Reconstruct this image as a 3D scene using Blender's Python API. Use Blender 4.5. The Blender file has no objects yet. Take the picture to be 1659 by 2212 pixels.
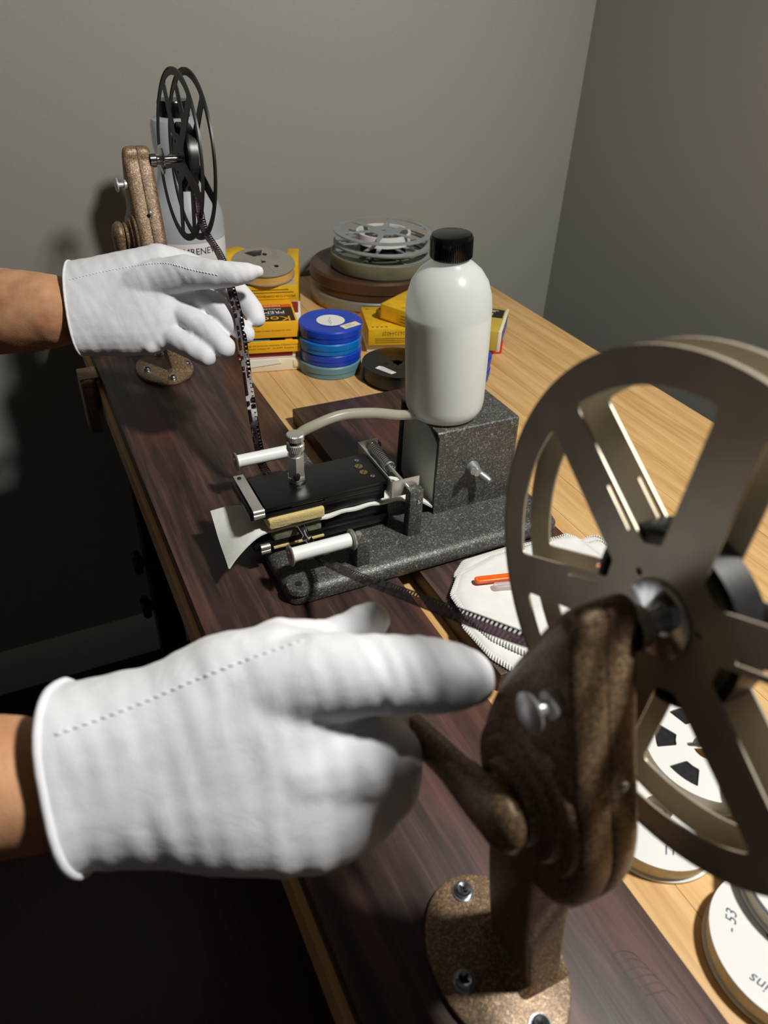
import bpy, bmesh, math, random
from mathutils import Vector, Matrix, Quaternion, noise
from mathutils.bvhtree import BVHTree

random.seed(7)
scene = bpy.context.scene
COL = scene.collection

# ------------------------------------------------------------------ camera
CAM_H = 0.42                                   # camera height over the table top (table top is z = 0)
RC = Matrix(((0.8993, 0.2272, -0.3737), (-0.4355, 0.5430, -0.7180), (0.0398, 0.8084, 0.5872)))
q = RC.to_quaternion(); q.normalize(); RC = q.to_matrix()
CC = Vector((0, 0, CAM_H)); FPX = 1640.0
cam_d = bpy.data.cameras.new('camera'); cam = bpy.data.objects.new('camera', cam_d); COL.objects.link(cam)
cam.matrix_world = Matrix.Translation(CC) @ RC.to_4x4()
cam_d.sensor_fit = 'HORIZONTAL'; cam_d.sensor_width = 36; cam_d.lens = 36 * FPX / 1659
cam_d.clip_start = 0.01; cam_d.clip_end = 30
cam_d.dof.use_dof = True; cam_d.dof.focus_distance = 0.66; cam_d.dof.aperture_fstop = 13.0
scene.camera = cam

# ------------------------------------------------------------------ light and exposure
world = bpy.data.worlds.new('world'); scene.world = world; world.use_nodes = True
world.node_tree.nodes['Background'].inputs[0].default_value = (1.0, 0.97, 0.92, 1)
world.node_tree.nodes['Background'].inputs[1].default_value = 0.03
LAMP = Vector((0.54, -0.05, 1.05))
ld = bpy.data.lights.new('work_lamp', 'SPOT'); ld.energy = 60.0; ld.color = (1.0, 0.965, 0.90); ld.shadow_soft_size = 0.05
ld.spot_size = math.radians(132); ld.spot_blend = 0.8
lo = bpy.data.objects.new('work_lamp', ld); lo.location = LAMP; COL.objects.link(lo)
lo.rotation_euler = (Vector((-0.10, 0.85, 0.05)) - LAMP).to_track_quat('-Z', 'Y').to_euler()
vs = scene.view_settings
vs.view_transform = 'Standard'; vs.look = 'None'; vs.gamma = 1.0; vs.use_curve_mapping = False; vs.exposure = 0.08

# ------------------------------------------------------------------ helpers
def at(px, py, d):
    """point seen at pixel (px,py) of the 1659x2212 frame at depth d"""
    return CC + RC @ Vector(((px - 829.5) / FPX * d, -(py - 1106.0) / FPX * d, -d))

def rgb(r, g, b):
    f = lambda c: ((c / 255 + 0.055) / 1.055) ** 2.4 if c > 10 else c / 255 / 12.92
    return (f(r), f(g), f(b), 1)

def new_mat(name):
    m = bpy.data.materials.new(name); m.use_nodes = True
    nt = m.node_tree
    return m, nt, nt.nodes['Principled BSDF']

def nd(nt, typ, **kw):
    n = nt.nodes.new(typ)
    for k, v in kw.items():
        if k in n.inputs: n.inputs[k].default_value = v
        else: setattr(n, k, v)
    return n

def coord(nt, out='Object', scale=(1, 1, 1)):
    tc = nd(nt, 'ShaderNodeTexCoord'); mp = nd(nt, 'ShaderNodeMapping'); mp.inputs['Scale'].default_value = scale
    nt.links.new(tc.outputs[out], mp.inputs['Vector']); return mp.outputs['Vector']

def ramp(nt, fac, stops):
    r = nd(nt, 'ShaderNodeValToRGB'); e = r.color_ramp.elements
    while len(e) < len(stops): e.new(0.5)
    for i, (p, c) in enumerate(stops): e[i].position = p; e[i].color = c
    nt.links.new(fac, r.inputs['Fac']); return r.outputs['Color']

def bump(nt, bsdf, height, strength=0.3, dist=0.001):
    b = nd(nt, 'ShaderNodeBump'); b.inputs['Strength'].default_value = strength; b.inputs['Distance'].default_value = dist
    nt.links.new(height, b.inputs['Height']); nt.links.new(b.outputs['Normal'], bsdf.inputs['Normal'])

def plain(name, col, rough=0.5, metal=0.0, noise_amt=0.12, scale=60, bump_s=0.0, coat=0.0, spec=0.5):
    m, nt, b = new_mat(name)
    n = nd(nt, 'ShaderNodeTexNoise', Scale=scale, Detail=5.0); nt.links.new(coord(nt), n.inputs['Vector'])
    lo_ = tuple(c * (1 - noise_amt) for c in col[:3]) + (1,); hi = tuple(min(1, c * (1 + noise_amt)) for c in col[:3]) + (1,)
    nt.links.new(ramp(nt, n.outputs['Fac'], [(0.3, lo_), (0.7, hi)]), b.inputs['Base Color'])
    b.inputs['Roughness'].default_value = rough; b.inputs['Metallic'].default_value = metal
    b.inputs['Coat Weight'].default_value = coat; b.inputs['Specular IOR Level'].default_value = spec
    if bump_s: bump(nt, b, n.outputs['Fac'], bump_s, 0.0006)
    return m

def hammer(name, base, fleck, rough=0.42, scale=900, metal=0.25, bs=0.5, thresh=0.56, lo=0.36):
    """hammered / crinkle enamel: dark ground with pale flecks and relief"""
    m, nt, b = new_mat(name)
    v = coord(nt)
    n = nd(nt, 'ShaderNodeTexNoise', Scale=scale, Detail=2.0, Roughness=0.55, Distortion=1.2); nt.links.new(v, n.inputs['Vector'])
    n2 = nd(nt, 'ShaderNodeTexNoise', Scale=scale * 0.12, Detail=3.0); nt.links.new(v, n2.inputs['Vector'])
    mid = tuple((base[i] + fleck[i]) * 0.38 for i in range(3)) + (1,)
    c1 = ramp(nt, n.outputs['Fac'], [(lo, base), (thresh, mid), (thresh + 0.13, fleck)])
    mx = nd(nt, 'ShaderNodeMixRGB', blend_type='MULTIPLY'); mx.inputs['Fac'].default_value = 0.6
    nt.links.new(c1, mx.inputs['Color1'])
    nt.links.new(ramp(nt, n2.outputs['Fac'], [(0.3, (0.6, 0.58, 0.56, 1)), (0.65, (1, 1, 1, 1))]), mx.inputs['Color2'])
    nt.links.new(mx.outputs['Color'], b.inputs['Base Color'])
    b.inputs['Roughness'].default_value = rough; b.inputs['Metallic'].default_value = metal
    bump(nt, b, n.outputs['Fac'], bs, 0.0005)
    return m

def wood(name, stops, grain=(14, 1.2, 14), scale=9, rough=0.45, per_obj=0.15, bs=0.12, streak=None, coat=0.0):
    m, nt, b = new_mat(name)
    v = coord(nt, 'Object', grain)
    oi = nd(nt, 'ShaderNodeObjectInfo')
    add = nd(nt, 'ShaderNodeVectorMath', operation='ADD'); nt.links.new(v, add.inputs[0])
    sc = nd(nt, 'ShaderNodeMath', operation='MULTIPLY'); sc.inputs[1].default_value = 37.0; nt.links.new(oi.outputs['Random'], sc.inputs[0])
    nt.links.new(sc.outputs[0], add.inputs[1])
    n = nd(nt, 'ShaderNodeTexNoise', Scale=scale, Detail=8.0, Roughness=0.62, Distortion=0.6); nt.links.new(add.outputs[0], n.inputs['Vector'])
    c = ramp(nt, n.outputs['Fac'], stops)
    hs = nd(nt, 'ShaderNodeHueSaturation')
    mr = nd(nt, 'ShaderNodeMapRange'); mr.inputs['To Min'].default_value = 1 - per_obj; mr.inputs['To Max'].default_value = 1 + per_obj
    nt.links.new(oi.outputs['Random'], mr.inputs['Value']); nt.links.new(mr.outputs['Result'], hs.inputs['Value'])
    nt.links.new(c, hs.inputs['Color'])
    out = hs.outputs['Color']
    if streak:
        n3 = nd(nt, 'ShaderNodeTexNoise', Scale=3.0, Detail=3.0); nt.links.new(coord(nt, 'Object', (7, 2.2, 7)), n3.inputs['Vector'])
        mx = nd(nt, 'ShaderNodeMixRGB', blend_type='MIX'); mx.inputs['Color2'].default_value = streak
        f = ramp(nt, n3.outputs['Fac'], [(0.56, (0, 0, 0, 1)), (0.78, (0.6, 0.6, 0.6, 1))])
        nt.links.new(f, mx.inputs['Fac']); nt.links.new(out, mx.inputs['Color1']); out = mx.outputs['Color']
    nt.links.new(out, b.inputs['Base Color'])
    b.inputs['Roughness'].default_value = rough; b.inputs['Coat Weight'].default_value = coat; b.inputs['Coat Roughness'].default_value = 0.35
    bump(nt, b, n.outputs['Fac'], bs, 0.0008)
    return m

def cloth_mat(name, col, bscale=2600, bs=0.25, wr=90, wrs=0.35, sheen=0.2):
    m, nt, b = new_mat(name)
    v = coord(nt)
    n = nd(nt, 'ShaderNodeTexNoise', Scale=bscale, Detail=2.0); nt.links.new(v, n.inputs['Vector'])
    n2 = nd(nt, 'ShaderNodeTexNoise', Scale=wr, Detail=4.0, Distortion=0.8); nt.links.new(v, n2.inputs['Vector'])
    lo_ = tuple(c * 0.93 for c in col[:3]) + (1,)
    nt.links.new(ramp(nt, n2.outputs['Fac'], [(0.3, lo_), (0.65, col)]), b.inputs['Base Color'])
    b.inputs['Roughness'].default_value = 0.9; b.inputs['Specular IOR Level'].default_value = 0.15
    b.inputs['Sheen Weight'].default_value = sheen
    b1 = nd(nt, 'ShaderNodeBump'); b1.inputs['Strength'].default_value = wrs; b1.inputs['Distance'].default_value = 0.0015
    nt.links.new(n2.outputs['Fac'], b1.inputs['Height'])
    b2 = nd(nt, 'ShaderNodeBump'); b2.inputs['Strength'].default_value = bs; b2.inputs['Distance'].default_value = 0.0003
    nt.links.new(n.outputs['Fac'], b2.inputs['Height']); nt.links.new(b1.outputs['Normal'], b2.inputs['Normal'])
    nt.links.new(b2.outputs['Normal'], b.inputs['Normal'])
    return m

def trans_plastic(name, col, trans=0.35, rough=0.35, mixt=0.45):
    """milky polyethylene: diffuse + translucent under a soft gloss"""
    m, nt, b = new_mat(name)
    out = nt.nodes['Material Output']
    b.inputs['Base Color'].default_value = col; b.inputs['Roughness'].default_value = rough
    b.inputs['Specular IOR Level'].default_value = 0.4
    tl = nd(nt, 'ShaderNodeBsdfTranslucent'); tl.inputs['Color'].default_value = col
    tp = nd(nt, 'ShaderNodeBsdfTransparent'); tp.inputs['Color'].default_value = (0.95, 0.95, 0.95, 1)
    m1 = nd(nt, 'ShaderNodeMixShader'); m1.inputs[0].default_value = mixt
    nt.links.new(b.outputs[0], m1.inputs[1]); nt.links.new(tl.outputs[0], m1.inputs[2])
    m2 = nd(nt, 'ShaderNodeMixShader'); m2.inputs[0].default_value = trans
    nt.links.new(m1.outputs[0], m2.inputs[1]); nt.links.new(tp.outputs[0], m2.inputs[2])
    nt.links.new(m2.outputs[0], out.inputs['Surface'])
    return m

M = {}
M['wall'] = plain('wall_paint', rgb(150, 149, 143), 0.75, 0, 0.03, 260, 0.10, spec=0.3)
M['ceiling'] = plain('ceiling_paint', rgb(225, 223, 216), 0.8, 0, 0.02, 200)
M['baseboard'] = plain('baseboard_paint', rgb(205, 200, 196), 0.5, 0, 0.05, 40)
M['floor'] = wood('floor_wood', [(0.3, rgb(38, 14, 9)), (0.7, rgb(74, 30, 20))], rough=0.35)
M['table'] = wood('table_wood', [(0.28, rgb(188, 142, 86)), (0.5, rgb(212, 172, 114)), (0.72, rgb(226, 190, 134))], grain=(12, 0.7, 12), scale=8, rough=0.42, per_obj=0.06, bs=0.05)
M['table_edge'] = plain('table_edge', rgb(178, 160, 116), 0.5, 0, 0.15, 30)
M['stain'] = wood('dark_stained_wood', [(0.30, rgb(29, 19, 16)), (0.5, rgb(58, 41, 36)), (0.68, rgb(90, 66, 60))], grain=(13, 0.8, 13), scale=8, rough=0.5, per_obj=0.04, bs=0.5, streak=rgb(104, 58, 46), coat=0.05)
M['scuff'] = plain('scuffed_stain', rgb(98, 82, 78), 0.5, 0, 0.2, 200)
M['bronze'] = hammer('brown_hammer_enamel', rgb(98, 78, 60), rgb(186, 158, 126), 0.4, 820, 0.3, 0.4, 0.54)
M['crinkle'] = hammer('grey_crinkle_enamel', rgb(68, 68, 66), rgb(180, 180, 174), 0.36, 620, 0.15, 0.7, 0.655, 0.50)
M['steel'] = plain('brushed_steel', rgb(206, 205, 200), 0.36, 0.8, 0.06, 90)
M['chrome'] = plain('chrome', rgb(215, 216, 218), 0.12, 1.0, 0.03, 30)
M['thumb_metal'] = plain('satin_nickel', rgb(214, 214, 216), 0.38, 0.6, 0.04, 60)
M['zinc'] = plain('zinc_screw', rgb(190, 200, 210), 0.25, 1.0, 0.1, 400)
M['brass'] = plain('dull_brass', rgb(190, 170, 120), 0.35, 1.0, 0.08, 200)
M['black_metal'] = plain('black_anodised', rgb(14, 14, 14), 0.32, 0.0, 0.2, 120)
M['black_plastic'] = plain('black_plastic', rgb(10, 10, 10), 0.18, 0, 0.1, 50)
M['black_matte'] = plain('black_matte', rgb(9, 9, 9), 0.7, 0, 0.2, 50)
M['reel_black'] = plain('black_reel_enamel', rgb(36, 38, 36), 0.42, 0.3, 0.15, 80)
M['reel_olive'] = plain('olive_grey_reel_metal', rgb(186, 178, 160), 0.38, 0.4, 0.14, 40)
M['reel_edge'] = plain('reel_bright_edge', rgb(220, 214, 200), 0.25, 1.0, 0.05, 40)
M['white_nylon'] = plain('white_roller', rgb(232, 238, 236), 0.25, 0, 0.03, 30)
M['glove'] = cloth_mat('white_cotton_glove', rgb(222, 223, 228), 1500, 0.35, 55, 0.4)
M['thread'] = plain('white_thread', rgb(222, 222, 224), 0.9, 0, 0.1, 300)
M['thread_dark'] = plain('seam_groove', rgb(196, 196, 200), 0.9, 0, 0.1, 300)
M['cloth'] = cloth_mat('white_cotton_cloth', rgb(226, 227, 225), 1800, 0.25, 60, 0.35)
M['chamois'] = cloth_mat('white_chamois', rgb(226, 228, 222), 900, 0.2, 60, 0.3)
M['felt'] = cloth_mat('yellow_felt', rgb(206, 186, 128), 1300, 0.8, 140, 0.6)
M['felt_green'] = cloth_mat('stained_green_felt', rgb(110, 116, 92), 1300, 0.8, 140, 0.6)
M['orange'] = plain('orange_plastic', rgb(244, 104, 24), 0.3, 0, 0.03, 30, coat=0.2)
M['blue'] = plain('royal_blue_plastic', rgb(22, 66, 186), 0.28, 0, 0.04, 30)
M['blue_light'] = plain('sky_blue_plastic', rgb(14, 112, 196), 0.28, 0, 0.04, 30)
M['teal'] = plain('grey_teal_plastic', rgb(98, 138, 150), 0.4, 0, 0.04, 30)
M['yellow'] = plain('yellow_card', rgb(240, 180, 28), 0.5, 0, 0.05, 50)
M['yellow_old'] = plain('aged_yellow_card', rgb(224, 176, 20), 0.55, 0, 0.14, 70)
M['black_print'] = plain('black_print', rgb(20, 20, 20), 0.45, 0, 0.05, 50)
M['white_print'] = plain('white_print', rgb(232, 232, 228), 0.6, 0, 0.03, 50)
M['red_print'] = plain('orange_red_print', rgb(226, 84, 30), 0.5, 0, 0.04, 50)
M['grey_print'] = plain('grey_print', rgb(122, 96, 26), 0.6, 0, 0.1, 50)
M['ink'] = plain('pencil_ink', rgb(70, 72, 96), 0.6, 0, 0.1, 50)
M['dark_red'] = plain('dark_red_card', rgb(138, 32, 36), 0.5, 0, 0.06, 50)
M['red'] = plain('red_card', rgb(206, 44, 34), 0.5, 0, 0.05, 50)
M['cream'] = plain('cream_card', rgb(232, 222, 194), 0.6, 0, 0.06, 40)
M['cream_dark'] = plain('tan_card', rgb(196, 176, 134), 0.6, 0, 0.08, 40)
M['gold'] = plain('gold_card', rgb(190, 164, 66), 0.45, 0, 0.08, 40)
M['blue_card'] = plain('blue_card', rgb(60, 96, 170), 0.5, 0, 0.3, 70)
M['cyan'] = plain('cyan_print', rgb(96, 180, 206), 0.5, 0, 0.15, 90)
M['violet'] = plain('violet_print', rgb(110, 60, 150), 0.5, 0, 0.2, 90)
M['green'] = plain('green_print', rgb(80, 160, 70), 0.5, 0, 0.2, 90)
M['brown_can'] = plain('brown_tin', rgb(84, 60, 46), 0.34, 0.25, 0.1, 24)
M['grey_can'] = plain('grey_tin', rgb(150, 152, 148), 0.4, 0.6, 0.15, 24)
M['green_can'] = plain('grey_green_tin', rgb(126, 130, 108), 0.4, 0.3, 0.15, 30)
M['reel_grey'] = plain('grey_reel_plastic', rgb(150, 158, 160), 0.35, 0.2, 0.1, 50)
M['reel_white'] = plain('white_reel_plastic', rgb(218, 219, 218), 0.35, 0, 0.02, 40)
M['film_edge'] = plain('wound_film_cream', rgb(226, 218, 190), 0.5, 0, 0.12, 120)
M['film_dark'] = plain('wound_film_dark', rgb(30, 28, 30), 0.35, 0, 0.3, 400)
M['tin_reel'] = plain('tin_reel', rgb(178, 174, 160), 0.35, 0.55, 0.08, 60)
M['amber_film'] = plain('amber_film', rgb(214, 172, 92), 0.4, 0, 0.1, 60)
M['bottle'] = trans_plastic('milky_polyethylene', rgb(238, 242, 243), 0.14, 0.3, 0.5)
M['bottle_far'] = trans_plastic('bluish_polyethylene', rgb(214, 220, 226), 0.12, 0.35, 0.5)
M['tube'] = trans_plastic('milky_tube', rgb(206, 204, 186), 0.30, 0.25, 0.4)
M['liquid'] = plain('pale_liquid', rgb(236, 236, 228), 0.4, 0, 0.03, 20)
M['clear'] = trans_plastic('clear_plastic', rgb(235, 225, 222), 0.55, 0.12, 0.3)
M['label'] = plain('label_paper', rgb(226, 227, 226), 0.6, 0, 0.03, 40)

# rust tin
m, nt, b = new_mat('rusty_tin')
n = nd(nt, 'ShaderNodeTexNoise', Scale=38.0, Detail=7.0); nt.links.new(coord(nt, 'Object', (1, 1, 2.5)), n.inputs['Vector'])
nt.links.new(ramp(nt, n.outputs['Fac'], [(0.42, rgb(188, 178, 150)), (0.52, rgb(190, 148, 84)), (0.64, rgb(128, 76, 42))]), b.inputs['Base Color'])
b.inputs['Roughness'].default_value = 0.55; M['rust'] = m
# skin
m, nt, b = new_mat('tan_skin')
v = coord(nt)
n = nd(nt, 'ShaderNodeTexNoise', Scale=45.0, Detail=6.0); nt.links.new(v, n.inputs['Vector'])
n2 = nd(nt, 'ShaderNodeTexNoise', Scale=700.0, Detail=3.0); nt.links.new(v, n2.inputs['Vector'])
nt.links.new(ramp(nt, n.outputs['Fac'], [(0.3, rgb(172, 120, 88)), (0.55, rgb(202, 152, 114)), (0.75, rgb(214, 166, 128))]), b.inputs['Base Color'])
b.inputs['Roughness'].default_value = 0.55; b.inputs['Subsurface Weight'].default_value = 0.12
b.inputs['Subsurface Radius'].default_value = (0.006, 0.002, 0.001)
bump(nt, b, n2.outputs['Fac'], 0.3, 0.0006); M['skin'] = m
# cine film: little pictures down its length
m, nt, b = new_mat('cine_film')
tc = nd(nt, 'ShaderNodeTexCoord')
n = nd(nt, 'ShaderNodeTexNoise', Scale=1.0, Detail=4.0)
mp = nd(nt, 'ShaderNodeMapping'); mp.inputs['Scale'].default_value = (4, 2.6, 1)
nt.links.new(tc.outputs['UV'], mp.inputs['Vector']); nt.links.new(mp.outputs['Vector'], n.inputs['Vector'])
pic = ramp(nt, n.outputs['Fac'], [(0.35, rgb(24, 19, 21)), (0.55, rgb(50, 39, 47)), (0.72, rgb(88, 68, 80))])
sx = nd(nt, 'ShaderNodeSeparateXYZ'); nt.links.new(tc.outputs['UV'], sx.inputs[0])
gt = nd(nt, 'ShaderNodeMath', operation='GREATER_THAN'); gt.inputs[1].default_value = 0.36; nt.links.new(sx.outputs['X'], gt.inputs[0])
lt = nd(nt, 'ShaderNodeMath', operation='LESS_THAN'); lt.inputs[1].default_value = 0.93; nt.links.new(sx.outputs['X'], lt.inputs[0])
fr = nd(nt, 'ShaderNodeMath', operation='FRACT'); nt.links.new(sx.outputs['Y'], fr.inputs[0])
g2 = nd(nt, 'ShaderNodeMath', operation='GREATER_THAN'); g2.inputs[1].default_value = 0.14; nt.links.new(fr.outputs[0], g2.inputs[0])
mu = nd(nt, 'ShaderNodeMath', operation='MULTIPLY'); nt.links.new(gt.outputs[0], mu.inputs[0]); nt.links.new(lt.outputs[0], mu.inputs[1])
mu2 = nd(nt, 'ShaderNodeMath', operation='MULTIPLY'); nt.links.new(mu.outputs[0], mu2.inputs[0]); nt.links.new(g2.outputs[0], mu2.inputs[1])
mx = nd(nt, 'ShaderNodeMixRGB'); mx.inputs['Color1'].default_value = rgb(10, 9, 10)
nt.links.new(mu2.outputs[0], mx.inputs['Fac']); nt.links.new(pic, mx.inputs['Color2']); nt.links.new(mx.outputs['Color'], b.inputs['Base Color'])
b.inputs['Roughness'].default_value = 0.3; b.inputs['Specular IOR Level'].default_value = 0.35; 
tpf = nd(nt, 'ShaderNodeBsdfTransparent'); tpf.inputs['Color'].default_value = rgb(196, 160, 176)
mxf = nd(nt, 'ShaderNodeMixShader'); mlt = nd(nt, 'ShaderNodeMath', operation='MULTIPLY'); mlt.inputs[1].default_value = 0.2
nt.links.new(mu2.outputs[0], mlt.inputs[0]); nt.links.new(mlt.outputs[0], mxf.inputs[0])
nt.links.new(b.outputs[0], mxf.inputs[1]); nt.links.new(tpf.outputs[0], mxf.inputs[2]); nt.links.new(mxf.outputs[0], nt.nodes['Material Output'].inputs['Surface'])
M['film'] = m


def thing(name, label, cat, loc=(0, 0, 0), group=None):
    o = bpy.data.objects.new(name, None); o.empty_display_size = 0.02; COL.objects.link(o)
    o.location = loc; o['label'] = label; o['category'] = cat
    if group: o['group'] = group
    return o

def root_loc(p):
    v = Vector((0, 0, 0))
    while p is not None: v += p.location; p = p.parent
    return v

def link(name, me, mat, parent=None, label=None, cat=None, group=None, kind=None):
    """me is in world coordinates; parents carry translations only"""
    o = bpy.data.objects.new(name, me); COL.objects.link(o)
    if parent is not None:
        o.parent = parent; me.transform(Matrix.Translation(-root_loc(parent)))
    else:
        vs_ = [v.co for v in me.vertices]
        lo_ = Vector([min(v[i] for v in vs_) for i in range(3)]); hi = Vector([max(v[i] for v in vs_) for i in range(3)])
        c = Vector(((lo_.x + hi.x) / 2, (lo_.y + hi.y) / 2, lo_.z)); me.transform(Matrix.Translation(-c)); o.location = c
    if mat is not None: me.materials.clear(); me.materials.append(mat if not isinstance(mat, str) else M[mat])
    if label: o['label'] = label
    if cat: o['category'] = cat
    if group: o['group'] = group
    if kind: o['kind'] = kind
    return o

def rotz(a): return Matrix.Rotation(a, 4, 'Z')
def T(*p): return Matrix.Translation(Vector(p if len(p) == 3 else p[0]))
def axis_m(origin, direction):
    """matrix taking local +Z to direction, at origin"""
    return Matrix.Translation(Vector(origin)) @ Vector(direction).normalized().to_track_quat('Z', 'Y').to_matrix().to_4x4()
def X_axis(origin):      # local x -> world Y, local y -> world Z, local z -> world X
    return Matrix.Translation(Vector(origin)) @ Matrix(((0, 0, 1, 0), (1, 0, 0, 0), (0, 1, 0, 0), (0, 0, 0, 1)))

def crom(pts, n=8):
    pts = [Vector(p) for p in pts]; out = []
    for i in range(len(pts) - 1):
        p0 = pts[max(i - 1, 0)]; p1 = pts[i]; p2 = pts[i + 1]; p3 = pts[min(i + 2, len(pts) - 1)]
        for k in range(n):
            t = k / n
            out.append(0.5 * ((2 * p1) + (p2 - p0) * t + (2 * p0 - 5 * p1 + 4 * p2 - p3) * t * t + (3 * p1 - p0 - 3 * p2 + p3) * t ** 3))
    out.append(pts[-1]); return out

class MB:
    def __init__(s): s.bm = bmesh.new()
    def merge(s, bm2, mtx=None):
        me = bpy.data.meshes.new('t'); bm2.to_mesh(me); bm2.free()
        if mtx is not None: me.transform(mtx)
        s.bm.from_mesh(me); bpy.data.meshes.remove(me); return s
    def mesh(s, me, mtx=None):
        if mtx is not None: me.transform(mtx)
        s.bm.from_mesh(me); bpy.data.meshes.remove(me); return s
    def box(s, x0, x1, y0, y1, z0, z1, bev=0.0, mtx=None, seg=2):
        b2 = bmesh.new(); bmesh.ops.create_cube(b2, size=1)
        for v in b2.verts: v.co = Vector(((x0 + x1) / 2 + v.co.x * (x1 - x0), (y0 + y1) / 2 + v.co.y * (y1 - y0), (z0 + z1) / 2 + v.co.z * (z1 - z0)))
        if bev > 0: bmesh.ops.bevel(b2, geom=list(b2.edges), offset=bev, segments=seg, affect='EDGES', profile=0.5)
        return s.merge(b2, mtx)
    def lathe(s, prof, mtx=None, seg=32, ang=2 * math.pi, close=False):
        b2 = bmesh.new(); full = abs(ang - 2 * math.pi) < 1e-6; ns = seg if full else seg + 1; rings = []
        for r, z in prof:
            rings.append([b2.verts.new((r * math.cos(ang * k / seg), r * math.sin(ang * k / seg), z)) for k in range(ns)])
        pairs = list(zip(rings, rings[1:])) + ([(rings[-1], rings[0])] if close else [])
        for a, c in pairs:
            for k in range(seg):
                k2 = (k + 1) % ns
                b2.faces.new((a[k], a[k2], c[k2], c[k]))
        bmesh.ops.remove_doubles(b2, verts=b2.verts, dist=1e-7)
        bmesh.ops.dissolve_degenerate(b2, edges=b2.edges, dist=1e-8)
        bmesh.ops.recalc_face_normals(b2, faces=b2.faces)
        return s.merge(b2, mtx)
    def cyl(s, r, z0, z1, mtx=None, seg=28, bev=0.0, r2=None):
        r2 = r if r2 is None else r2
        if bev: p = [(0, z0), (r - bev, z0), (r, z0 + bev), (r2, z1 - bev), (r2 - bev, z1), (0, z1)]
        else: p = [(0, z0), (r, z0), (r2, z1), (0, z1)]
        return s.lathe(p, mtx, seg)
    def tube(s, pts, rad, seg=12, cap=True):
        pts = [Vector(p) for p in pts]; n = len(pts)
        rads = rad if isinstance(rad, (list, tuple)) else [rad] * n
        b2 = bmesh.new(); rings = []; up = None
        for i, p in enumerate(pts):
            d = (pts[min(i + 1, n - 1)] - pts[max(i - 1, 0)]).normalized()
            if up is None: up = d.orthogonal().normalized()
            up = (up - d * up.dot(d)).normalized(); sd = d.cross(up)
            rings.append([b2.verts.new(p + rads[i] * (math.cos(2 * math.pi * k / seg) * up + math.sin(2 * math.pi * k / seg) * sd)) for k in range(seg)])
        for a, c in zip(rings, rings[1:]):
            for k in range(seg): b2.faces.new((a[k], a[(k + 1) % seg], c[(k + 1) % seg], c[k]))
        if cap: b2.faces.new(rings[0][::-1]); b2.faces.new(rings[-1])
        bmesh.ops.recalc_face_normals(b2, faces=b2.faces)
        return s.merge(b2)
    def ball(s, c, r, seg=16, mtx=None, scale=(1, 1, 1)):
        b2 = bmesh.new(); bmesh.ops.create_uvsphere(b2, u_segments=seg, v_segments=seg // 2, radius=r)
        for v in b2.verts: v.co = Vector((v.co.x * scale[0] + c[0], v.co.y * scale[1] + c[1], v.co.z * scale[2] + c[2]))
        return s.merge(b2, mtx)
    def prism(s, poly, z0, z1, mtx=None, bev=0.0, seg=2):
        b2 = bmesh.new(); vs_ = [b2.verts.new((p[0], p[1], z0)) for p in poly]; f = b2.faces.new(vs_)
        r = bmesh.ops.extrude_face_region(b2, geom=[f])
        for v in r['geom']:
            if isinstance(v, bmesh.types.BMVert): v.co.z = z1
        bmesh.ops.recalc_face_normals(b2, faces=b2.faces)
        if bev:
            es = [e for e in b2.edges if abs(e.verts[0].co.z - e.verts[1].co.z) < 1e-9]
            bmesh.ops.bevel(b2, geom=es, offset=bev, segments=seg, affect='EDGES', profile=0.5)
        return s.merge(b2, mtx)
    def done(s, name, mat, parent=None, ang=38, **kw):
        bm = s.bm
        for f in bm.faces: f.smooth = True
        lim = math.radians(ang)
        for e in bm.edges:
            if len(e.link_faces) == 2 and e.calc_face_angle(0) > lim: e.smooth = False
        me = bpy.data.meshes.new(name); bm.to_mesh(me); bm.free()
        return link(name, me, mat, parent, **kw)

def curve_mesh(setup, typ='CURVE'):
    cu = bpy.data.curves.new('c', typ); setup(cu)
    o = bpy.data.objects.new('c', cu); COL.objects.link(o)
    dg = bpy.context.evaluated_depsgraph_get(); dg.update()
    me = bpy.data.meshes.new_from_object(o.evaluated_get(dg))
    bpy.data.objects.remove(o); bpy.data.curves.remove(cu); return me

def flat(loops, t, bev=0.0):
    """plate of thickness t in local XY (z -t/2..t/2): first loop outer, the rest holes"""
    def su(cu):
        cu.dimensions = '2D'; cu.fill_mode = 'BOTH'; cu.extrude = t / 2 - bev; cu.bevel_depth = bev; cu.bevel_resolution = 1
        for lp in loops:
            sp = cu.splines.new('POLY'); sp.points.add(len(lp) - 1); sp.use_cyclic_u = True
            for p, c in zip(sp.points, lp): p.co = (c[0], c[1], 0, 1)
    return curve_mesh(su)

def text_mesh(body, size, ext=0.00008, align='CENTER', shear=0.0, space=1.0):
    def su(cu):
        cu.body = body; cu.size = size; cu.extrude = ext; cu.align_x = align; cu.align_y = 'CENTER'; cu.shear = shear; cu.resolution_u = 3; cu.space_character = space
    return curve_mesh(su, 'FONT')

def text(body, size, mtx, mat, parent, name='lettering', sx=1.0, **kw):
    me = text_mesh(body, size, **kw); me.transform(mtx @ Matrix.Diagonal((sx, 1, 1, 1)))
    return link(name, me, mat, parent)

def circ(r, n=48, cx=0, cy=0, a0=0): return [(cx + r * math.cos(a0 + 2 * math.pi * k / n), cy + r * math.sin(a0 + 2 * math.pi * k / n)) for k in range(n)]

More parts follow.
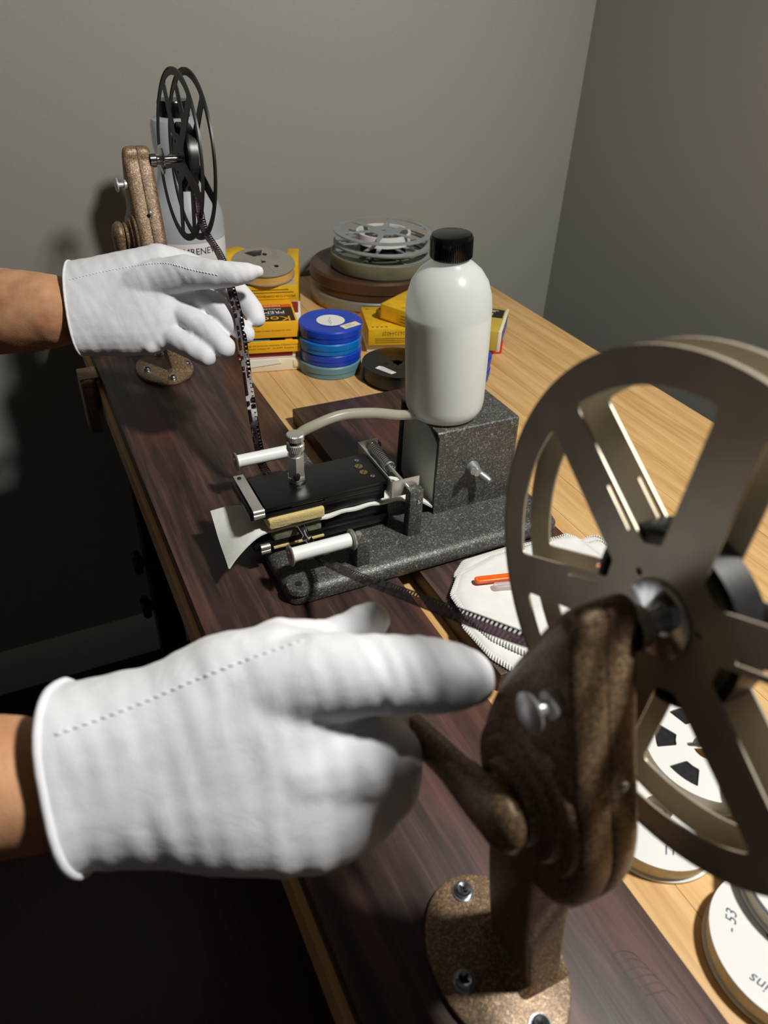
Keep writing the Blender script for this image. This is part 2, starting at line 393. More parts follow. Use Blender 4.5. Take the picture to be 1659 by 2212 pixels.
def round_poly(pts, r, n=5):
    """round the corners of a polygon (list of (x,y) or (x,y,r))"""
    out = []; N = len(pts)
    for i in range(N):
        p0 = Vector(pts[i - 1][:2]); p = Vector(pts[i][:2]); p1 = Vector(pts[(i + 1) % N][:2])
        rr = pts[i][2] if len(pts[i]) > 2 else r
        a = (p0 - p).normalized(); c = (p1 - p).normalized(); ang = a.angle(c)
        d = min(rr / math.tan(ang / 2), (p0 - p).length * 0.48, (p1 - p).length * 0.48)
        s0 = p + a * d; s1 = p + c * d
        for k in range(n + 1):
            t = k / n; out.append(tuple((1 - t) ** 2 * s0 + 2 * t * (1 - t) * p + t * t * s1))
    return out

def window(r0, r1, a, half_o, half_i, rnd=0.004, n=10):
    """rounded window of a reel flange between spokes, angle a"""
    pts = []
    for k in range(n + 1):
        t = a - half_o + 2 * half_o * k / n; pts.append((r1 * math.cos(t), r1 * math.sin(t), rnd if k in (0, n) else 0.0005))
    for k in range(3):
        t = a + half_i - half_i * k; pts.append((r0 * math.cos(t), r0 * math.sin(t), rnd * 0.7))
    return round_poly(pts, rnd, 5)

# ------------------------------------------------------------------ the room
FLOOR = -0.74; WY = 1.18; WX = 0.955
def slab(name, x0, x1, y0, y1, z0, z1, mat, bev=0.0):
    return MB().box(x0, x1, y0, y1, z0, z1, bev).done(name, mat, kind='structure')
slab('floor', -2.2, WX + 0.1, -2.0, WY + 0.1, FLOOR - 0.05, FLOOR, 'floor')
slab('wall_back', -2.2, WX + 0.1, WY, WY + 0.1, FLOOR, 1.7, 'wall')
slab('wall_right', WX, WX + 0.1, -2.0, WY, FLOOR, 1.7, 'wall')
slab('ceiling', -2.3, WX + 0.1, -2.1, WY + 0.1, 1.7, 1.75, 'ceiling')
def baseboard(name, mtx, L):
    prof = [(0, 0), (0.014, 0), (0.014, 0.068), (0.011, 0.074), (0.011, 0.080), (0.007, 0.086), (0.003, 0.092), (0, 0.094)]
    b_ = MB(); b_.prism(prof, 0, L, mtx); b_.done(name, 'baseboard', kind='structure')
# local x -> out of wall, y -> up, z -> along
baseboard('baseboard_back', Matrix(((0, 0, 1, -2.2), (-1, 0, 0, WY), (0, 1, 0, FLOOR), (0, 0, 0, 1))), WX + 2.2)
baseboard('baseboard_right', Matrix(((-1, 0, 0, WX), (0, 0, 1, -2.0), (0, 1, 0, FLOOR), (0, 0, 0, 1))), WY + 2.0 - 0.014)

# ------------------------------------------------------------------ table
TX0, TX1, TY0, TY1 = 0.0645, 0.70, -0.45, 1.15
tb = thing('table', 'light wood laminated table with black legs against the grey wall', 'table', ((TX0 + TX1) / 2, 0.35, FLOOR))
nst = 16; w = (TX1 - TX0) / nst
for i in range(nst):
    MB().box(TX0 + i * w + 0.00012, TX0 + (i + 1) * w - 0.00012, TY0, TY1, -0.030, 0.0, 0.0002, seg=1).done('plank', 'table', tb)
MB().box(TX0 + 0.02, TX1 - 0.02, TY0 + 0.03, TY1 - 0.03, -0.036, -0.0301).done('underlay', 'black_matte', tb)
for sx_, sy_ in ((0.092, 0.93), (0.66, 0.93), (0.092, -0.38), (0.66, -0.38)):
    lg = MB().box(sx_ - 0.004, sx_ + 0.036, sy_, sy_ + 0.04, FLOOR, -0.0365, 0.002).done('leg', 'black_metal', tb)
    if sy_ > 0 and sx_ < 0.3:
        for kz in (-0.335, -0.426):
            MB().lathe([(0, 0), (0.008, 0), (0.008, 0.004), (0.017, 0.006), (0.019, 0.009), (0.019, 0.014), (0.015, 0.018), (0, 0.019)], axis_m((sx_ - 0.004, sy_ + 0.02, kz), (-1, 0, 0)), 20).done('knob', 'black_plastic', lg)
MB().box(0.10, 0.68, 0.942, 0.958, -0.12, -0.037, 0.001).done('apron', 'black_metal', tb)
MB().box(0.10, 0.68, -0.36, -0.344, -0.12, -0.037, 0.001).done('apron', 'black_metal', tb)

# ------------------------------------------------------------------ dark stained boards
BZ = 0.019
MB().box(0.0690, 0.2270, -0.42, 1.06, 0.0003, BZ, 0.0012).done('board', 'stain', label='long dark stained board along the left edge of the table, carrying both rewinds', cat='board')
MB().box(0.2470, 0.3890, 0.285, 0.705, 0.0003, 0.0175, 0.001).done('board', 'stain', label='shorter dark stained board under the right side of the film cleaner', cat='board')

nb = bpy.data.objects['board']
for k in range(6):
    x0, y0 = 0.2010 + k * 0.0008, 0.0990 - k * 0.0042
    MB().tube(crom([(x0 - 0.006, y0 + 0.004, BZ - 0.0001), (x0, y0 + 0.0045 - k * 0.0004, BZ), (x0 + 0.005, y0 + 0.001, BZ), (x0 + 0.007, y0 - 0.004, BZ - 0.0001)], 4), 0.00038, 6).done('scuff_ridge', 'scuff', nb)
# ------------------------------------------------------------------ rewinds
def rewind(cy, label, crank_angle, reel_side_label):
    bx = 0.1405
    t = thing('film_rewind', label, 'rewind', (bx, cy, BZ), 'pair of hand rewinds')
    z0 = BZ + 0.0002
    # oval base plate with raised rib foot
    oval = [(bx + 0.0325 * math.cos(a), cy + 0.0440 * math.sin(a)) for a in [2 * math.pi * k / 56 for k in range(56)]]
    base = MB().prism(oval, z0, z0 + 0.0042, None, 0.0014).done('base_plate', 'bronze', t)
    for dx, dy in ((0.0015, 0.0345), (-0.0205, -0.0035), (0.0295 - 0.004, -0.004), (0.002, -0.0350)):
        mx_ = T(bx + dx, cy + dy, z0 + 0.0042)
        MB().cyl(0.0056, 0, 0.0009, mx_, 20).done('washer', 'zinc', base)
        s_ = MB(); s_.lathe([(0.0012, 0.0030), (0.0033, 0.0040), (0.0043, 0.0030), (0.0045, 0.0009), (0, 0.0009)], mx_, 20)
        s_.done('screw', 'zinc', base)
        c_ = MB()
        for a in (0.5, 0.5 + math.pi / 2): c_.box(-0.0027, 0.0027, -0.0005, 0.0005, 0.0032, 0.00395, 0, mx_ @ rotz(a))
        c_.done('screw_slot', 'black_matte', base)
    # post: flat casting rising to the gear case
    cyc = cy - 0.0065 + 0.001       # axis of the gear case in Y
    prof = []
    p_ = MB(); b2 = bmesh.new(); rings = []
    for z, x0, x1, ya, yb in ((z0 + 0.003, 0.1400, 0.1700, -0.0235, 0.0175), (z0 + 0.010, 0.1450, 0.1640, -0.0210, 0.0160), (0.075, 0.1370, 0.1590, -0.0190, 0.0150), (0.125, 0.1300, 0.1560, -0.0180, 0.0150), (0.160, 0.1290, 0.1550, -0.018, 0.0150)):
        lp = round_poly([(x0, cy + ya), (x1, cy + ya), (x1, cy + yb), (x0, cy + yb)], 0.004, 4)
        rings.append([b2.verts.new((x, y, z)) for x, y in lp])
    for a, c in zip(rings, rings[1:]):
        for k in range(len(a)): b2.faces.new((a[k], a[(k + 1) % len(a)], c[(k + 1) % len(a)], c[k]))
    b2.faces.new(rings[0][::-1]); b2.faces.new(rings[-1]); bmesh.ops.recalc_face_normals(b2, faces=b2.faces)
    p_.merge(b2); p_.done('post', 'bronze', t)
    # gear case: teardrop between spindle (top) and crank shaft (bottom), two halves with a seam
    zs, zc = 0.2485, 0.1745; rs, rc = 0.0195, 0.0350
    poly = [(.1172, .2500), (.1120, .2360), (.1035, .2120), (.0935, .1860), (.0885, .1720), (.0872, .1600), (.0890, .1460), (.0960, .1370), (.1100, .1310), (.1250, .1300), (.1400, .1360), (.1500, .1500), (.1540, .1680), (.1540, .1860), (.1490, .2080), (.1390, .2345), (.1318, .2520), (.1270, .2605), (.1222, .2612), (.1186, .2575)]
    pv = crom([Vector((y - 0.121, z, 0)) for y, z in poly] + [Vector((poly[0][0] - 0.121, poly[0][1], 0))], 4)[:-1]
    out = [(p.x, p.y) for p in pv]
    def case(x0, x1, name, inset=0.0):
        b2 = bmesh.new(); rings = []
        for d_, zz in inset:
            k_ = 1 - d_ / 0.030; rings.append([b2.verts.new((x * k_, 0.190 + (y - 0.190) * (1 - d_ / 0.062), x0 + zz)) for x, y in out])
        for v in b2.verts: v.co = Vector((v.co.z, cyc + v.co.x, v.co.y))
        for a, c in zip(rings, rings[1:]):
            for k in range(len(a)): b2.faces.new((a[k], a[(k + 1) % len(a)], c[(k + 1) % len(a)], c[k]))
        b2.faces.new(rings[0][::-1]); b2.faces.new(rings[-1]); bmesh.ops.recalc_face_normals(b2, faces=b2.faces)
        MB().merge(b2).done(name, 'bronze', t, 45)
    case(0.1280, 0.1415, 'gear_case_half', [(0.0050, 0), (0.0020, 0.0012), (0.0006, 0.003), (0, 0.005), (-0.0004, 0.0125), (0.0000, 0.0135)]); case(0.1420, 0.1555, 'gear_case_half', [(0.0002, 0), (-0.0004, 0.001), (0, 0.0085), (0.0006, 0.0105), (0.0020, 0.0123), (0.0050, 0.0135)])
    MB().prism([(x * 0.95, 0.195 + (y - 0.195) * 0.975) for x, y in out], 0, 0.0020, X_axis((0.1406, cyc, 0))).done('seam', 'black_matte', t)
    # stepped boss and hub around the crank shaft
    hub = MB().lathe([(0.0300, 0.0), (0.0290, 0.0022), (0.0240, 0.0028), (0.0225, 0.0052), (0.0165, 0.0056), (0.0155, 0.0100), (0, 0.0100)], axis_m((0.1281, cyc, zc), (-1, 0, 0)), 40).done('crank_boss', 'bronze', t)
    for dz, dy in ((0.030, -0.0215), (-0.022, -0.0225)):
        MB().ball((0.1430, cyc + dy * 1.0 - 0.004, zc + dz), 0.0022, 10, scale=(0.9, 0.6, 1)).done('rivet', 'steel', t)
    # thumb-screw knob on the face
    MB().lathe([(0.0048, -0.002), (0.0048, 0.0030), (0.0026, 0.0034), (0.0024, 0.0085), (0.0066, 0.0092), (0.0070, 0.0104), (0.0050, 0.0118), (0, 0.0122)], axis_m((0.1280, cyc - 0.0020, 0.2275), (-1, 0, 0)), 24).done('thumb_screw', 'thumb_metal', t)
    # crank: arm in the plane X = 0.114 and handle along -X
    ca, sa = math.cos(crank_angle), math.sin(crank_angle)
    L = 0.066; xa = 0.1130
    crank = MB(); c0 = Vector((xa, cyc, zc)); pts = []; rad = []
    for s_, bow in ((-0.004, 0.0), (0.012, 0.0), (0.03, 0.0015), (0.048, 0.0015), (L, 0.0)):
        pts.append(c0 + Vector((-0.002 * s_ / L, ca * s_ - sa * bow, sa * s_ + ca * bow)))
        rad.append(0.0105 if s_ < 0.02 else 0.0078)
    pp = crom(pts, 5); rr = [0.0135 - 0.0040 * min(1, i / (len(pp) * 0.5)) for i in range(len(pp))]
    crank.tube(pp, rr, 16); crank.ball(pp[0], rr[0], 16); crank.ball(pp[-1], rr[-1], 16)
    # flatten in X
    for v in crank.bm.verts: v.co.x = xa + (v.co.x - xa) * 0.58
    cr = crank.done('crank', 'bronze', t, 60)
    MB().cyl(0.0120, 0.0, 0.0060, axis_m((0.1195, cyc, zc), (-1, 0, 0)), 28, 0.001).done('collar', 'bronze', t)
    hp = c0 + Vector((0, ca * L, sa * L))
    MB().lathe([(0.0, -0.002), (0.0045, 0.0), (0.0045, 0.006), (0.0075, 0.009), (0.0088, 0.020), (0.0085, 0.036), (0.006, 0.042), (0, 0.043)], axis_m(hp, (-1, 0, 0)), 20).done('handle', 'black_plastic', cr)
    # spindle
    sp = MB().lathe([(0.0075, -0.002), (0.0075, 0.0035), (0.0050, 0.0050), (0.0050, 0.0075), (0.0135, 0.0092), (0.0140, 0.0105), (0.0040, 0.0108), (0.0040, 0.0290), (0.0030, 0.0300), (0, 0.0300)], X_axis((0.1555, cyc, zs)), 28).done('spindle', 'chrome', t)
    return t, cyc, zs
near_rw, NY, NZ = rewind(0.1265, 'brown hammered metal rewind in the foreground, its crank held by a gloved hand', math.radians(-21), '')
far_rw, FY, FZ = rewind(0.8475, 'brown hammered metal rewind at the far end of the dark board', math.radians(-97), '')

def big_reel(name, label, Mx, r, gap, nsp, a0, mat, wr0, wr1, half_o, half_i, hub_r, film_r, group):
    """local z is the axle; flanges at z = 0 and z = gap"""
    o = Mx.to_translation()
    t = thing(name, label, 'film reel', o - Vector((0, 0, r)), group)
    wins = [window(wr0, wr1, a0 + 2 * math.pi * k / nsp, half_o, half_i, r * 0.075) for k in range(nsp)]
    slots = [[(c_ * x - s_ * y, s_ * x + c_ * y) for x, y in ((0.0300, 0.0048), (0.0470, 0.0048), (0.0470, 0.0066), (0.0300, 0.0066))] for c_, s_ in [(math.cos(a0 + math.pi / nsp * (2 * k + 1)), math.sin(a0 + math.pi / nsp * (2 * k + 1))) for k in (0, 2, 5)]] if nsp == 6 else []
    small = slots + [circ(0.0016, 10, 0.0165 * math.cos(a0 + 0.6 + k * 2.09), 0.0165 * math.sin(a0 + 0.6 + k * 2.09)) for k in range(3)]
    for z in (0, gap):
        me = flat([circ(r, 96)] + wins + small + [circ(0.0042, 12)], 0.0010, 0.0002); me.transform(Mx @ T(0, 0, z))
        b_ = MB(); b_.mesh(me); fl = b_.done('flange', mat, t, 30)
        MB().lathe([(r - 0.0006, -0.0009), (r + 0.0004, -0.0009), (r + 0.0004, 0.0009), (r - 0.0006, 0.0009)], Mx @ T(0, 0, z), 96, close=True).done('rim', mat, fl)
    MB().lathe([(hub_r - 0.001, 0.0006), (hub_r, 0.0006), (hub_r, gap - 0.0006), (hub_r - 0.001, gap - 0.0006)], Mx, 48, close=True).done('hub', 'black_matte', t)
    MB().lathe([(hub_r + 0.0001, 0.0012), (film_r, 0.0012), (film_r, gap - 0.0012), (hub_r + 0.0001, gap - 0.0012)], Mx, 64, close=True).done('wound_film', 'film_dark', t)
    return t

NEAR_M = X_axis((0.1672, NY, NZ))
nr = big_reel('film_reel', 'large dull metal film reel in the right foreground on the near rewind', NEAR_M, 0.0889, 0.0135, 6, math.radians(3.5), 'reel_olive', 0.0255, 0.0770, 0.415, 0.16, 0.0300, 0.0318, 'reels mounted on the rewinds')
FAR_M = Matrix.Translation(Vector((0.1840, FY + 0.003, 0.2490))) @ Vector((1, 0.045, -0.05)).normalized().to_track_quat('Z', 'Y').to_matrix().to_4x4()
fr_ = big_reel('film_reel', 'large black film reel on the far rewind in front of the labelled bottle', FAR_M, 0.0800, 0.0125, 5, math.radians(20), 'reel_black', 0.0225, 0.0735, 0.555, 0.30, 0.0290, 0.0325, 'reels mounted on the rewinds')

# clamp hanging on the table's left edge behind the far hand
cl = thing('table_clamp', 'dark brown metal clamp hooked over the far left edge of the table', 'clamp', (0.055, 0.885, -0.06))
MB().box(0.046, 0.0635, 0.862, 0.905, -0.058, 0.0120, 0.006, seg=3).done('body', 'bronze', cl)
MB().box(0.0505, 0.0590, 0.8595, 0.8640, -0.048, 0.0040, 0.002).done('rib', 'bronze', cl)
MB().box(0.0460, 0.0688, 0.868, 0.900, 0.0080, 0.0135, 0.002).done('jaw', 'bronze', cl)

# ------------------------------------------------------------------ film cleaner
fc = thing('film_cleaner', 'grey crinkle painted film cleaning machine with white rollers on the dark boards', 'film cleaner', (0.26, 0.47, BZ))
b0, bt = BZ + 0.0003, 0.0330
CX0, CX1, CY0, CY1 = 0.1350, 0.3860, 0.4050, 0.5440
lp = round_poly([(CX0, CY0), (CX1, CY0), (CX1, CY1), (CX0, CY1)], 0.012, 6)
b_ = MB(); b2 = bmesh.new(); rings = []
def inset(pts, d):
    cx_, cy_ = (CX0 + CX1) / 2, (CY0 + CY1) / 2; wx, wy = (CX1 - CX0) / 2, (CY1 - CY0) / 2
    return [(cx_ + (x - cx_) * (wx - d) / wx, cy_ + (y - cy_) * (wy - d) / wy) for x, y in pts]
for d, z in ((0.0010, b0), (0.0, b0 + 0.0012), (0.0004, b0 + 0.0075), (0.0025, b0 + 0.0108), (0.0060, bt - 0.0006), (0.0100, bt)):
    rings.append([b2.verts.new((x, y, z)) for x, y in inset(lp, d)])
for a, c in zip(rings, rings[1:]):
    for k in range(len(a)): b2.faces.new((a[k], a[(k + 1) % len(a)], c[(k + 1) % len(a)], c[k]))
b2.faces.new(rings[0][::-1]); b2.faces.new(rings[-1]); bmesh.ops.recalc_face_normals(b2, faces=b2.faces)
b_.merge(b2); base = b_.done('base', 'crinkle', fc, 50)
MB().lathe([(0.0, 0.0), (0.0095, 0.0), (0.0110, -0.0022), (0.0110, -0.004), (0.0, -0.004)], T(CX0 + 0.0110, CY0 + 0.0105, bt - 0.0006), 24).done('mounting_lug', 'crinkle', base)
MB().cyl(0.0026, 0.0, 0.0008, T(CX0 + 0.0105, CY0 + 0.0100, bt - 0.0008), 16).done('screw_hole', 'black_matte', base)
# housing: sheet box open on its left side
HX0, HX1, HY0, HY1, HZ = 0.2845, 0.3640, 0.4570, 0.5240, 0.1115
hs_ = MB()
sec = round_poly([(HY0 - 0.003, bt, 0.0), (HY0, HZ, 0.003), (HY1, HZ, 0.003), (HY1 + 0.003, bt, 0.0)], 0.001, 4)
sec_in = [(0.4905 + (y - 0.4905) * 0.952, bt + (z - bt) * 0.978) for y, z in sec]
b2 = bmesh.new()
def ring_at(s_, x): return [b2.verts.new((x, y, z)) for y, z in s_]
A = ring_at(sec, HX0); Bv = ring_at(sec, HX1 - 0.002); Cv = ring_at([(0.4905 + (y - 0.4905) * 0.965, bt + (z - bt) * 0.985) for y, z in sec], HX1)
D = ring_at(sec_in, HX0); E_ = ring_at(sec_in, HX1 - 0.004)
for a, c in ((A, Bv), (Bv, Cv), (D, A), (E_, D)):
    for k in range(len(a) - 1): b2.faces.new((a[k], a[k + 1], c[k + 1], c[k]))
b2.faces.new(Cv); b2.faces.new(E_); bmesh.ops.recalc_face_normals(b2, faces=b2.faces)
hs_.merge(b2); hous = hs_.done('housing', 'crinkle', fc, 30)
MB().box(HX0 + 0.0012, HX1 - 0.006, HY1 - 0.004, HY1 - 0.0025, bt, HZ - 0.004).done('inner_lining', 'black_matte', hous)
MB().box(HX0 - 0.0004, HX0 + 0.0006, HY0 - 0.0016, HY0 + 0.0006, bt + 0.002, HZ - 0.003).done('black_edge', 'black_matte', hous)
dsc = [(min(max(0.489 + 0.042 * math.cos(a), 0.4592), 0.5195), max(0.0685 + 0.042 * math.sin(a), bt + 0.0004)) for a in [2 * math.pi * k / 72 for k in range(72)]]
dsc = [p for i, p in enumerate(dsc) if p != dsc[i - 1]]
MB().prism(dsc, 0, 0.003, X_axis((HX0 + 0.0012, 0, 0)), 0.0007).done('chamois_roll', plain('grey_disc', rgb(158, 160, 155), 0.42, 0.1, 0.04, 20), fc)
MB().cyl(0.0270, 0.0, 0.060, X_axis((HX0 + 0.006, 0.4900, 0.0700)), 40).done('chamois_spool', 'chamois', fc)
# wing nut on the housing
wn = MB().lathe([(0, 0.0), (0.0066, 0.0), (0.0062, 0.0015), (0.0048, 0.0070), (0.0036, 0.0095), (0.0, 0.0095)], axis_m((0.3200, 0.4556, 0.0715), (0, -1, 0)), 20)
for s_ in (-1, 1):
    d_ = Vector((math.cos(math.radians(-38)) * s_, 0, math.sin(math.radians(-38)) * s_))
    p0 = Vector((0.3200, 0.4510, 0.0715)); pts = [p0 + d_ * 0.002, p0 + d_ * 0.006 + Vector((0, -0.004, 0)), p0 + d_ * 0.010 + Vector((0, -0.0085, 0)), p0 + d_ * 0.0115 + Vector((0, -0.0115, 0))]
    wn.tube(crom(pts, 4), [0.0026 + 0.0010 * math.sin(math.pi * k / 12) for k in range(13)], 10)
wn.done('wing_nut', plain('cast_zinc', rgb(168, 170, 172), 0.4, 0.7), hous, 50)
# supports of the hinge (near and far) and of the two rollers
def block(name, x0, x1, y0, y1, z0, z1, bev=0.0012): return MB().box(x0, x1, y0, y1, z0, z1, bev).done(name, 'crinkle', fc)
block('hinge_post', 0.2490, 0.2615, 0.4340, 0.4430, bt - 0.001, 0.0775)
block('hinge_post', 0.2490, 0.2615, 0.5130, 0.5220, bt - 0.001, 0.0775)
MB().ball((0.2570, 0.4337, 0.066), 0.0019, 10, scale=(1, 0.5, 1)).done('hinge_screw', 'chrome', fc)
for yb, ya in ((0.4145, 0.4300), (0.5280, 0.5680)):
    block('roller_bracket', 0.1940, 0.2055, yb, ya, bt - 0.001, 0.0565)
MB().lathe([(0, 0.0), (0.0030, 0.0), (0.0030, 0.0008), (0.0022, 0.0019), (0, 0.0024)], T(0.1998, 0.4255, 0.0565), 16).done('bracket_screw', 'steel', fc)
for ry, rz in ((0.4215, 0.0565), (0.5590, 0.0590)):
    r_ = MB().cyl(0.0057, 0.0015, 0.0500, X_axis((0.1415, ry, rz)), 28).done('roller', 'white_nylon', fc)
    MB().lathe([(0, -0.0012), (0.0030, -0.0012), (0.0034, -0.0002), (0.0080, 0.0), (0.0086, 0.0007), (0.0080, 0.0015), (0, 0.0015)], X_axis((0.1415, ry, rz)), 28).done('end_disc', 'steel', r_)
    MB().lathe([(0, 0.0500), (0.0080, 0.0500), (0.0086, 0.0510), (0.0080, 0.0524), (0, 0.0524)], X_axis((0.1415, ry, rz)), 28).done('end_disc', 'steel', r_)
# pressure plates, felts
PX0, PX1, PY0, PY1 = 0.1345, 0.2365, 0.4518, 0.4965
pl = MB().box(PX0, PX1, PY0, PY1, 0.0780, 0.0815, 0.0004).done('pressure_plate', 'black_metal', fc)
for (sx_, sy_, r_, mt) in ((0.2285, 0.4620, 0.0019, 'zinc'), (0.2240, 0.4700, 0.0034, 'brass'), (0.2240, 0.4795, 0.0034, 'brass'), (0.2262, 0.4885, 0.0019, 'zinc')):
    s_ = MB().cyl(r_, 0.0, 0.0003, T(sx_, sy_, 0.0815), 20).done('plate_screw', mt, pl)
    MB().box(-r_ * 0.9, r_ * 0.9, -0.00028, 0.00028, 0.0003, 0.00036, 0, T(sx_, sy_, 0.0815) @ rotz(0.9)).done('screw_slot', 'black_matte', s_)
MB().box(PX0 + 0.003, PX1 - 0.001, PY0 + 0.004, PY1 - 0.002, 0.0757, 0.0781).done('gasket', 'black_matte', fc)
MB().box(0.1560, 0.1820, PY0 + 0.002, PY0 + 0.012, 0.0759, 0.0776, 0.0005).done('felt_strip', 'felt', fc)
MB().box(0.1830, 0.2345, PY0 + 0.0015, PY0 + 0.0025, 0.0740, 0.0768, 0.0003).done('slide_strip', plain('olive_strip', rgb(96, 94, 78), 0.35, 0.2), fc)
MB().box(0.1325, 0.2375, PY0 + 0.001, PY1, 0.0712, 0.0757, 0.0006).done('upper_holder', 'black_metal', fc)
def felt(name, x0, x1, y0, y1, z0, z1, mat):
    b_ = MB(); b_.box(x0, x1, y0, y1, z0, z1, 0.0022, seg=3)
    bmesh.ops.subdivide_edges(b_.bm, edges=b_.bm.edges, cuts=3, use_grid_fill=True)
    for v in b_.bm.verts:
        v.co += Vector((0, 1, 1)) * (noise.noise(v.co * 900) * 0.0004)
    return b_.done(name, mat, fc, 60)
felt('felt_pad', 0.1355, 0.1822, PY0 - 0.0015, PY1 - 0.002, 0.0612, 0.0712, 'felt')
felt('felt_pad', 0.1405, 0.1815, PY0 + 0.004, PY1 - 0.002, 0.0450, 0.0545, 'felt_green')
MB().box(0.1325, 0.2420, PY0 + 0.004, PY1, 0.0375, 0.0450, 0.0006).done('lower_holder', 'black_metal', fc)
MB().box(0.1400, 0.1830, PY0 + 0.0025, PY0 + 0.006, 0.0388, 0.0408, 0.0004).done('felt_strip', 'felt', fc)
MB().box(0.1850, 0.2420, PY0 + 0.006, PY1, 0.0450, 0.0560, 0.0006).done('lower_plate', 'black_metal', fc)
MB().box(0.1360, 0.2420, PY0 + 0.006, PY1 - 0.004, bt - 0.0004, 0.0376).done('lower_foot', 'black_matte', fc)
MB().box(0.1835, 0.2370, PY0 + 0.004, PY1, 0.0615, 0.0711, 0.0006).done('upper_block', 'black_metal', fc)
# spring clamp straps on the left end
def strap(z, x0, name='strap'):
    b_ = MB()
    b_.box(x0 - 0.0042, x0 + 0.0042, PY0 + 0.002, PY1 + 0.008, z, z + 0.0009, 0.0003)
    for k, (dy, dz) in enumerate(((0.0010, -0.0010), (0.0005, -0.0042))):
        b_.lathe([(0.0019, 0), (0.0024, 0), (0.0024, 0.0086), (0.0019, 0.0086)], X_axis((x0 - 0.0043, PY0 + dy, z + dz)), 20, close=True)
    return b_.done(name, 'steel', fc)
MB().box(0.1228, 0.1330, PY0 + 0.003, PY1 + 0.008, 0.0700, 0.0775, 0.0012).done('end_block', 'black_metal', fc)
sp_ = strap(0.0805, 0.1290)
MB().cyl(0.0017, 0.0, 0.0006, T(0.1285, PY1 + 0.003, 0.0814), 14).done('strap_rivet', 'black_matte', sp_)
MB().box(0.1245, 0.1335, PY0 + 0.004, PY1 + 0.006, 0.0390, 0.0445, 0.0012).done('end_block', 'black_metal', fc)
b_ = MB(); b_.lathe([(0.0018, 0), (0.0026, 0), (0.0026, 0.0075), (0.0018, 0.0075)], X_axis((0.1290, PY0 + 0.002, 0.0440)), 20, close=True)
b_.lathe([(0.0018, 0), (0.0024, 0), (0.0024, 0.0075), (0.0018, 0.0075)], X_axis((0.1290, PY0 + 0.002, 0.0398)), 20, close=True); b_.done('strap', 'steel', fc)
# hinge bracket: U of steel open to the right, pin and spring
br = MB()
br.box(0.2372, 0.2382, 0.4460, 0.5110, 0.0700, 0.0845, 0.0002)
br.box(0.2372, 0.2620, 0.4440, 0.4450, 0.0690, 0.0845, 0.0003)
br.box(0.2372, 0.2560, 0.5100, 0.5110, 0.0700, 0.0845, 0.0003)
br.lathe([(0.0020, 0.069), (0.0020, 0.0845), (0.0010, 0.0845), (0.0010, 0.069)], T(0.2385, 0.4458, 0), 20, close=True)
hb = br.done('hinge_bracket', 'steel', fc)
MB().cyl(0.0014, 0.0, 0.0780, axis_m((0.2500, 0.4390, 0.0785), (0, 1, 0)), 14).done('hinge_pin', 'steel', hb)
hx = []
for k in range(15 * 14 + 1):
    a = 2 * math.pi * k / 14; hx.append((0.2500 + 0.0043 * math.cos(a), 0.5090 - 0.0360 * k / (15 * 14), 0.0785 + 0.0043 * math.sin(a)))
MB().tube(hx, 0.00105, 6).done('spring', 'chrome', hb, 60)
# needle valve on the plate
VX, VY = 0.1695, 0.4795
hexp = lambda r, a0=0.26: [(r * math.cos(a0 + k * math.pi / 3), r * math.sin(a0 + k * math.pi / 3)) for k in range(6)]
VM = T(VX, VY, 0.0815) @ Matrix.Diagonal((1.12, 1.12, 1.14, 1)) @ T(0, 0, -0.0815)
vb = MB()
vb.cyl(0.0055, 0.0815, 0.0835, VM, 24)
vb.prism(hexp(0.0068, 0.2), 0.0835, 0.0865, VM, 0.0006)
vb.prism(hexp(0.0064, 0.2), 0.0868, 0.1030, VM, 0.0006)
vb.cyl(0.0050, 0.0864, 0.1075, VM, 24)
vb.cyl(0.0048, 0.1030, 0.1066, VM, 24)
vv = vb.done('valve', 'steel', fc, 25)
MB().ball((VX - 0.0018, VY - 0.0066, 0.0890), 0.0028, 14, scale=(1, 0.4, 1.4)).done('sight_hole', 'black_matte', vv)
def knurl(r, z0, z1, n, twist=0.0):
    b2 = bmesh.new(); R_ = []
    for i in range(9):
        z = z0 + (z1 - z0) * i / 8; e = 0.0006 if i in (0, 8) else 0
        R_.append([b2.verts.new(((r - e + (0.00028 if k % 2 else 0)) * math.cos(2 * math.pi * k / n + twist * i), (r - e + (0.00028 if k % 2 else 0)) * math.sin(2 * math.pi * k / n + twist * i), z)) for k in range(n)])
    for a, c in zip(R_, R_[1:]):
        for k in range(n): b2.faces.new((a[k], a[(k + 1) % n], c[(k + 1) % n], c[k]))
    b2.faces.new(R_[0][::-1]); b2.faces.new(R_[-1]); return b2
MB().merge(knurl(0.0060, 0.1066, 0.1122, 56, 0.03), VM).done('knurled_ring', 'steel', vv, 20)
MB().cyl(0.0042, 0.1122, 0.1145, VM, 20).done('valve_neck', 'black_metal', vv)
MB().merge(knurl(0.0060, 0.1145, 0.1192, 64, 0.0), VM).done('valve_knob', 'steel', vv, 20)
# feed tube from the bottle to the valve
tp = crom([(VX + 0.001, VY + 0.006, 0.1015), (VX + 0.006, VY + 0.010, 0.1160), (0.1900, 0.4880, 0.1235), (0.2130, 0.4890, 0.1270), (0.2400, 0.4890, 0.1235), (0.2650, 0.4880, 0.1170), (0.2880, 0.4860, 0.1145)], 8)
MB().tube(tp, 0.0041, 16).done('feed_tube', 'tube', fc)
MB().lathe([(0.0046, 0), (0.0052, 0.002), (0.0044, 0.0035), (0.0052, 0.005), (0.0046, 0.0075), (0.0, 0.0075)], axis_m((0.2815, 0.4863, 0.1150), (1, -0.05, -0.02)), 14).done('foil_collar', 'chrome', fc)
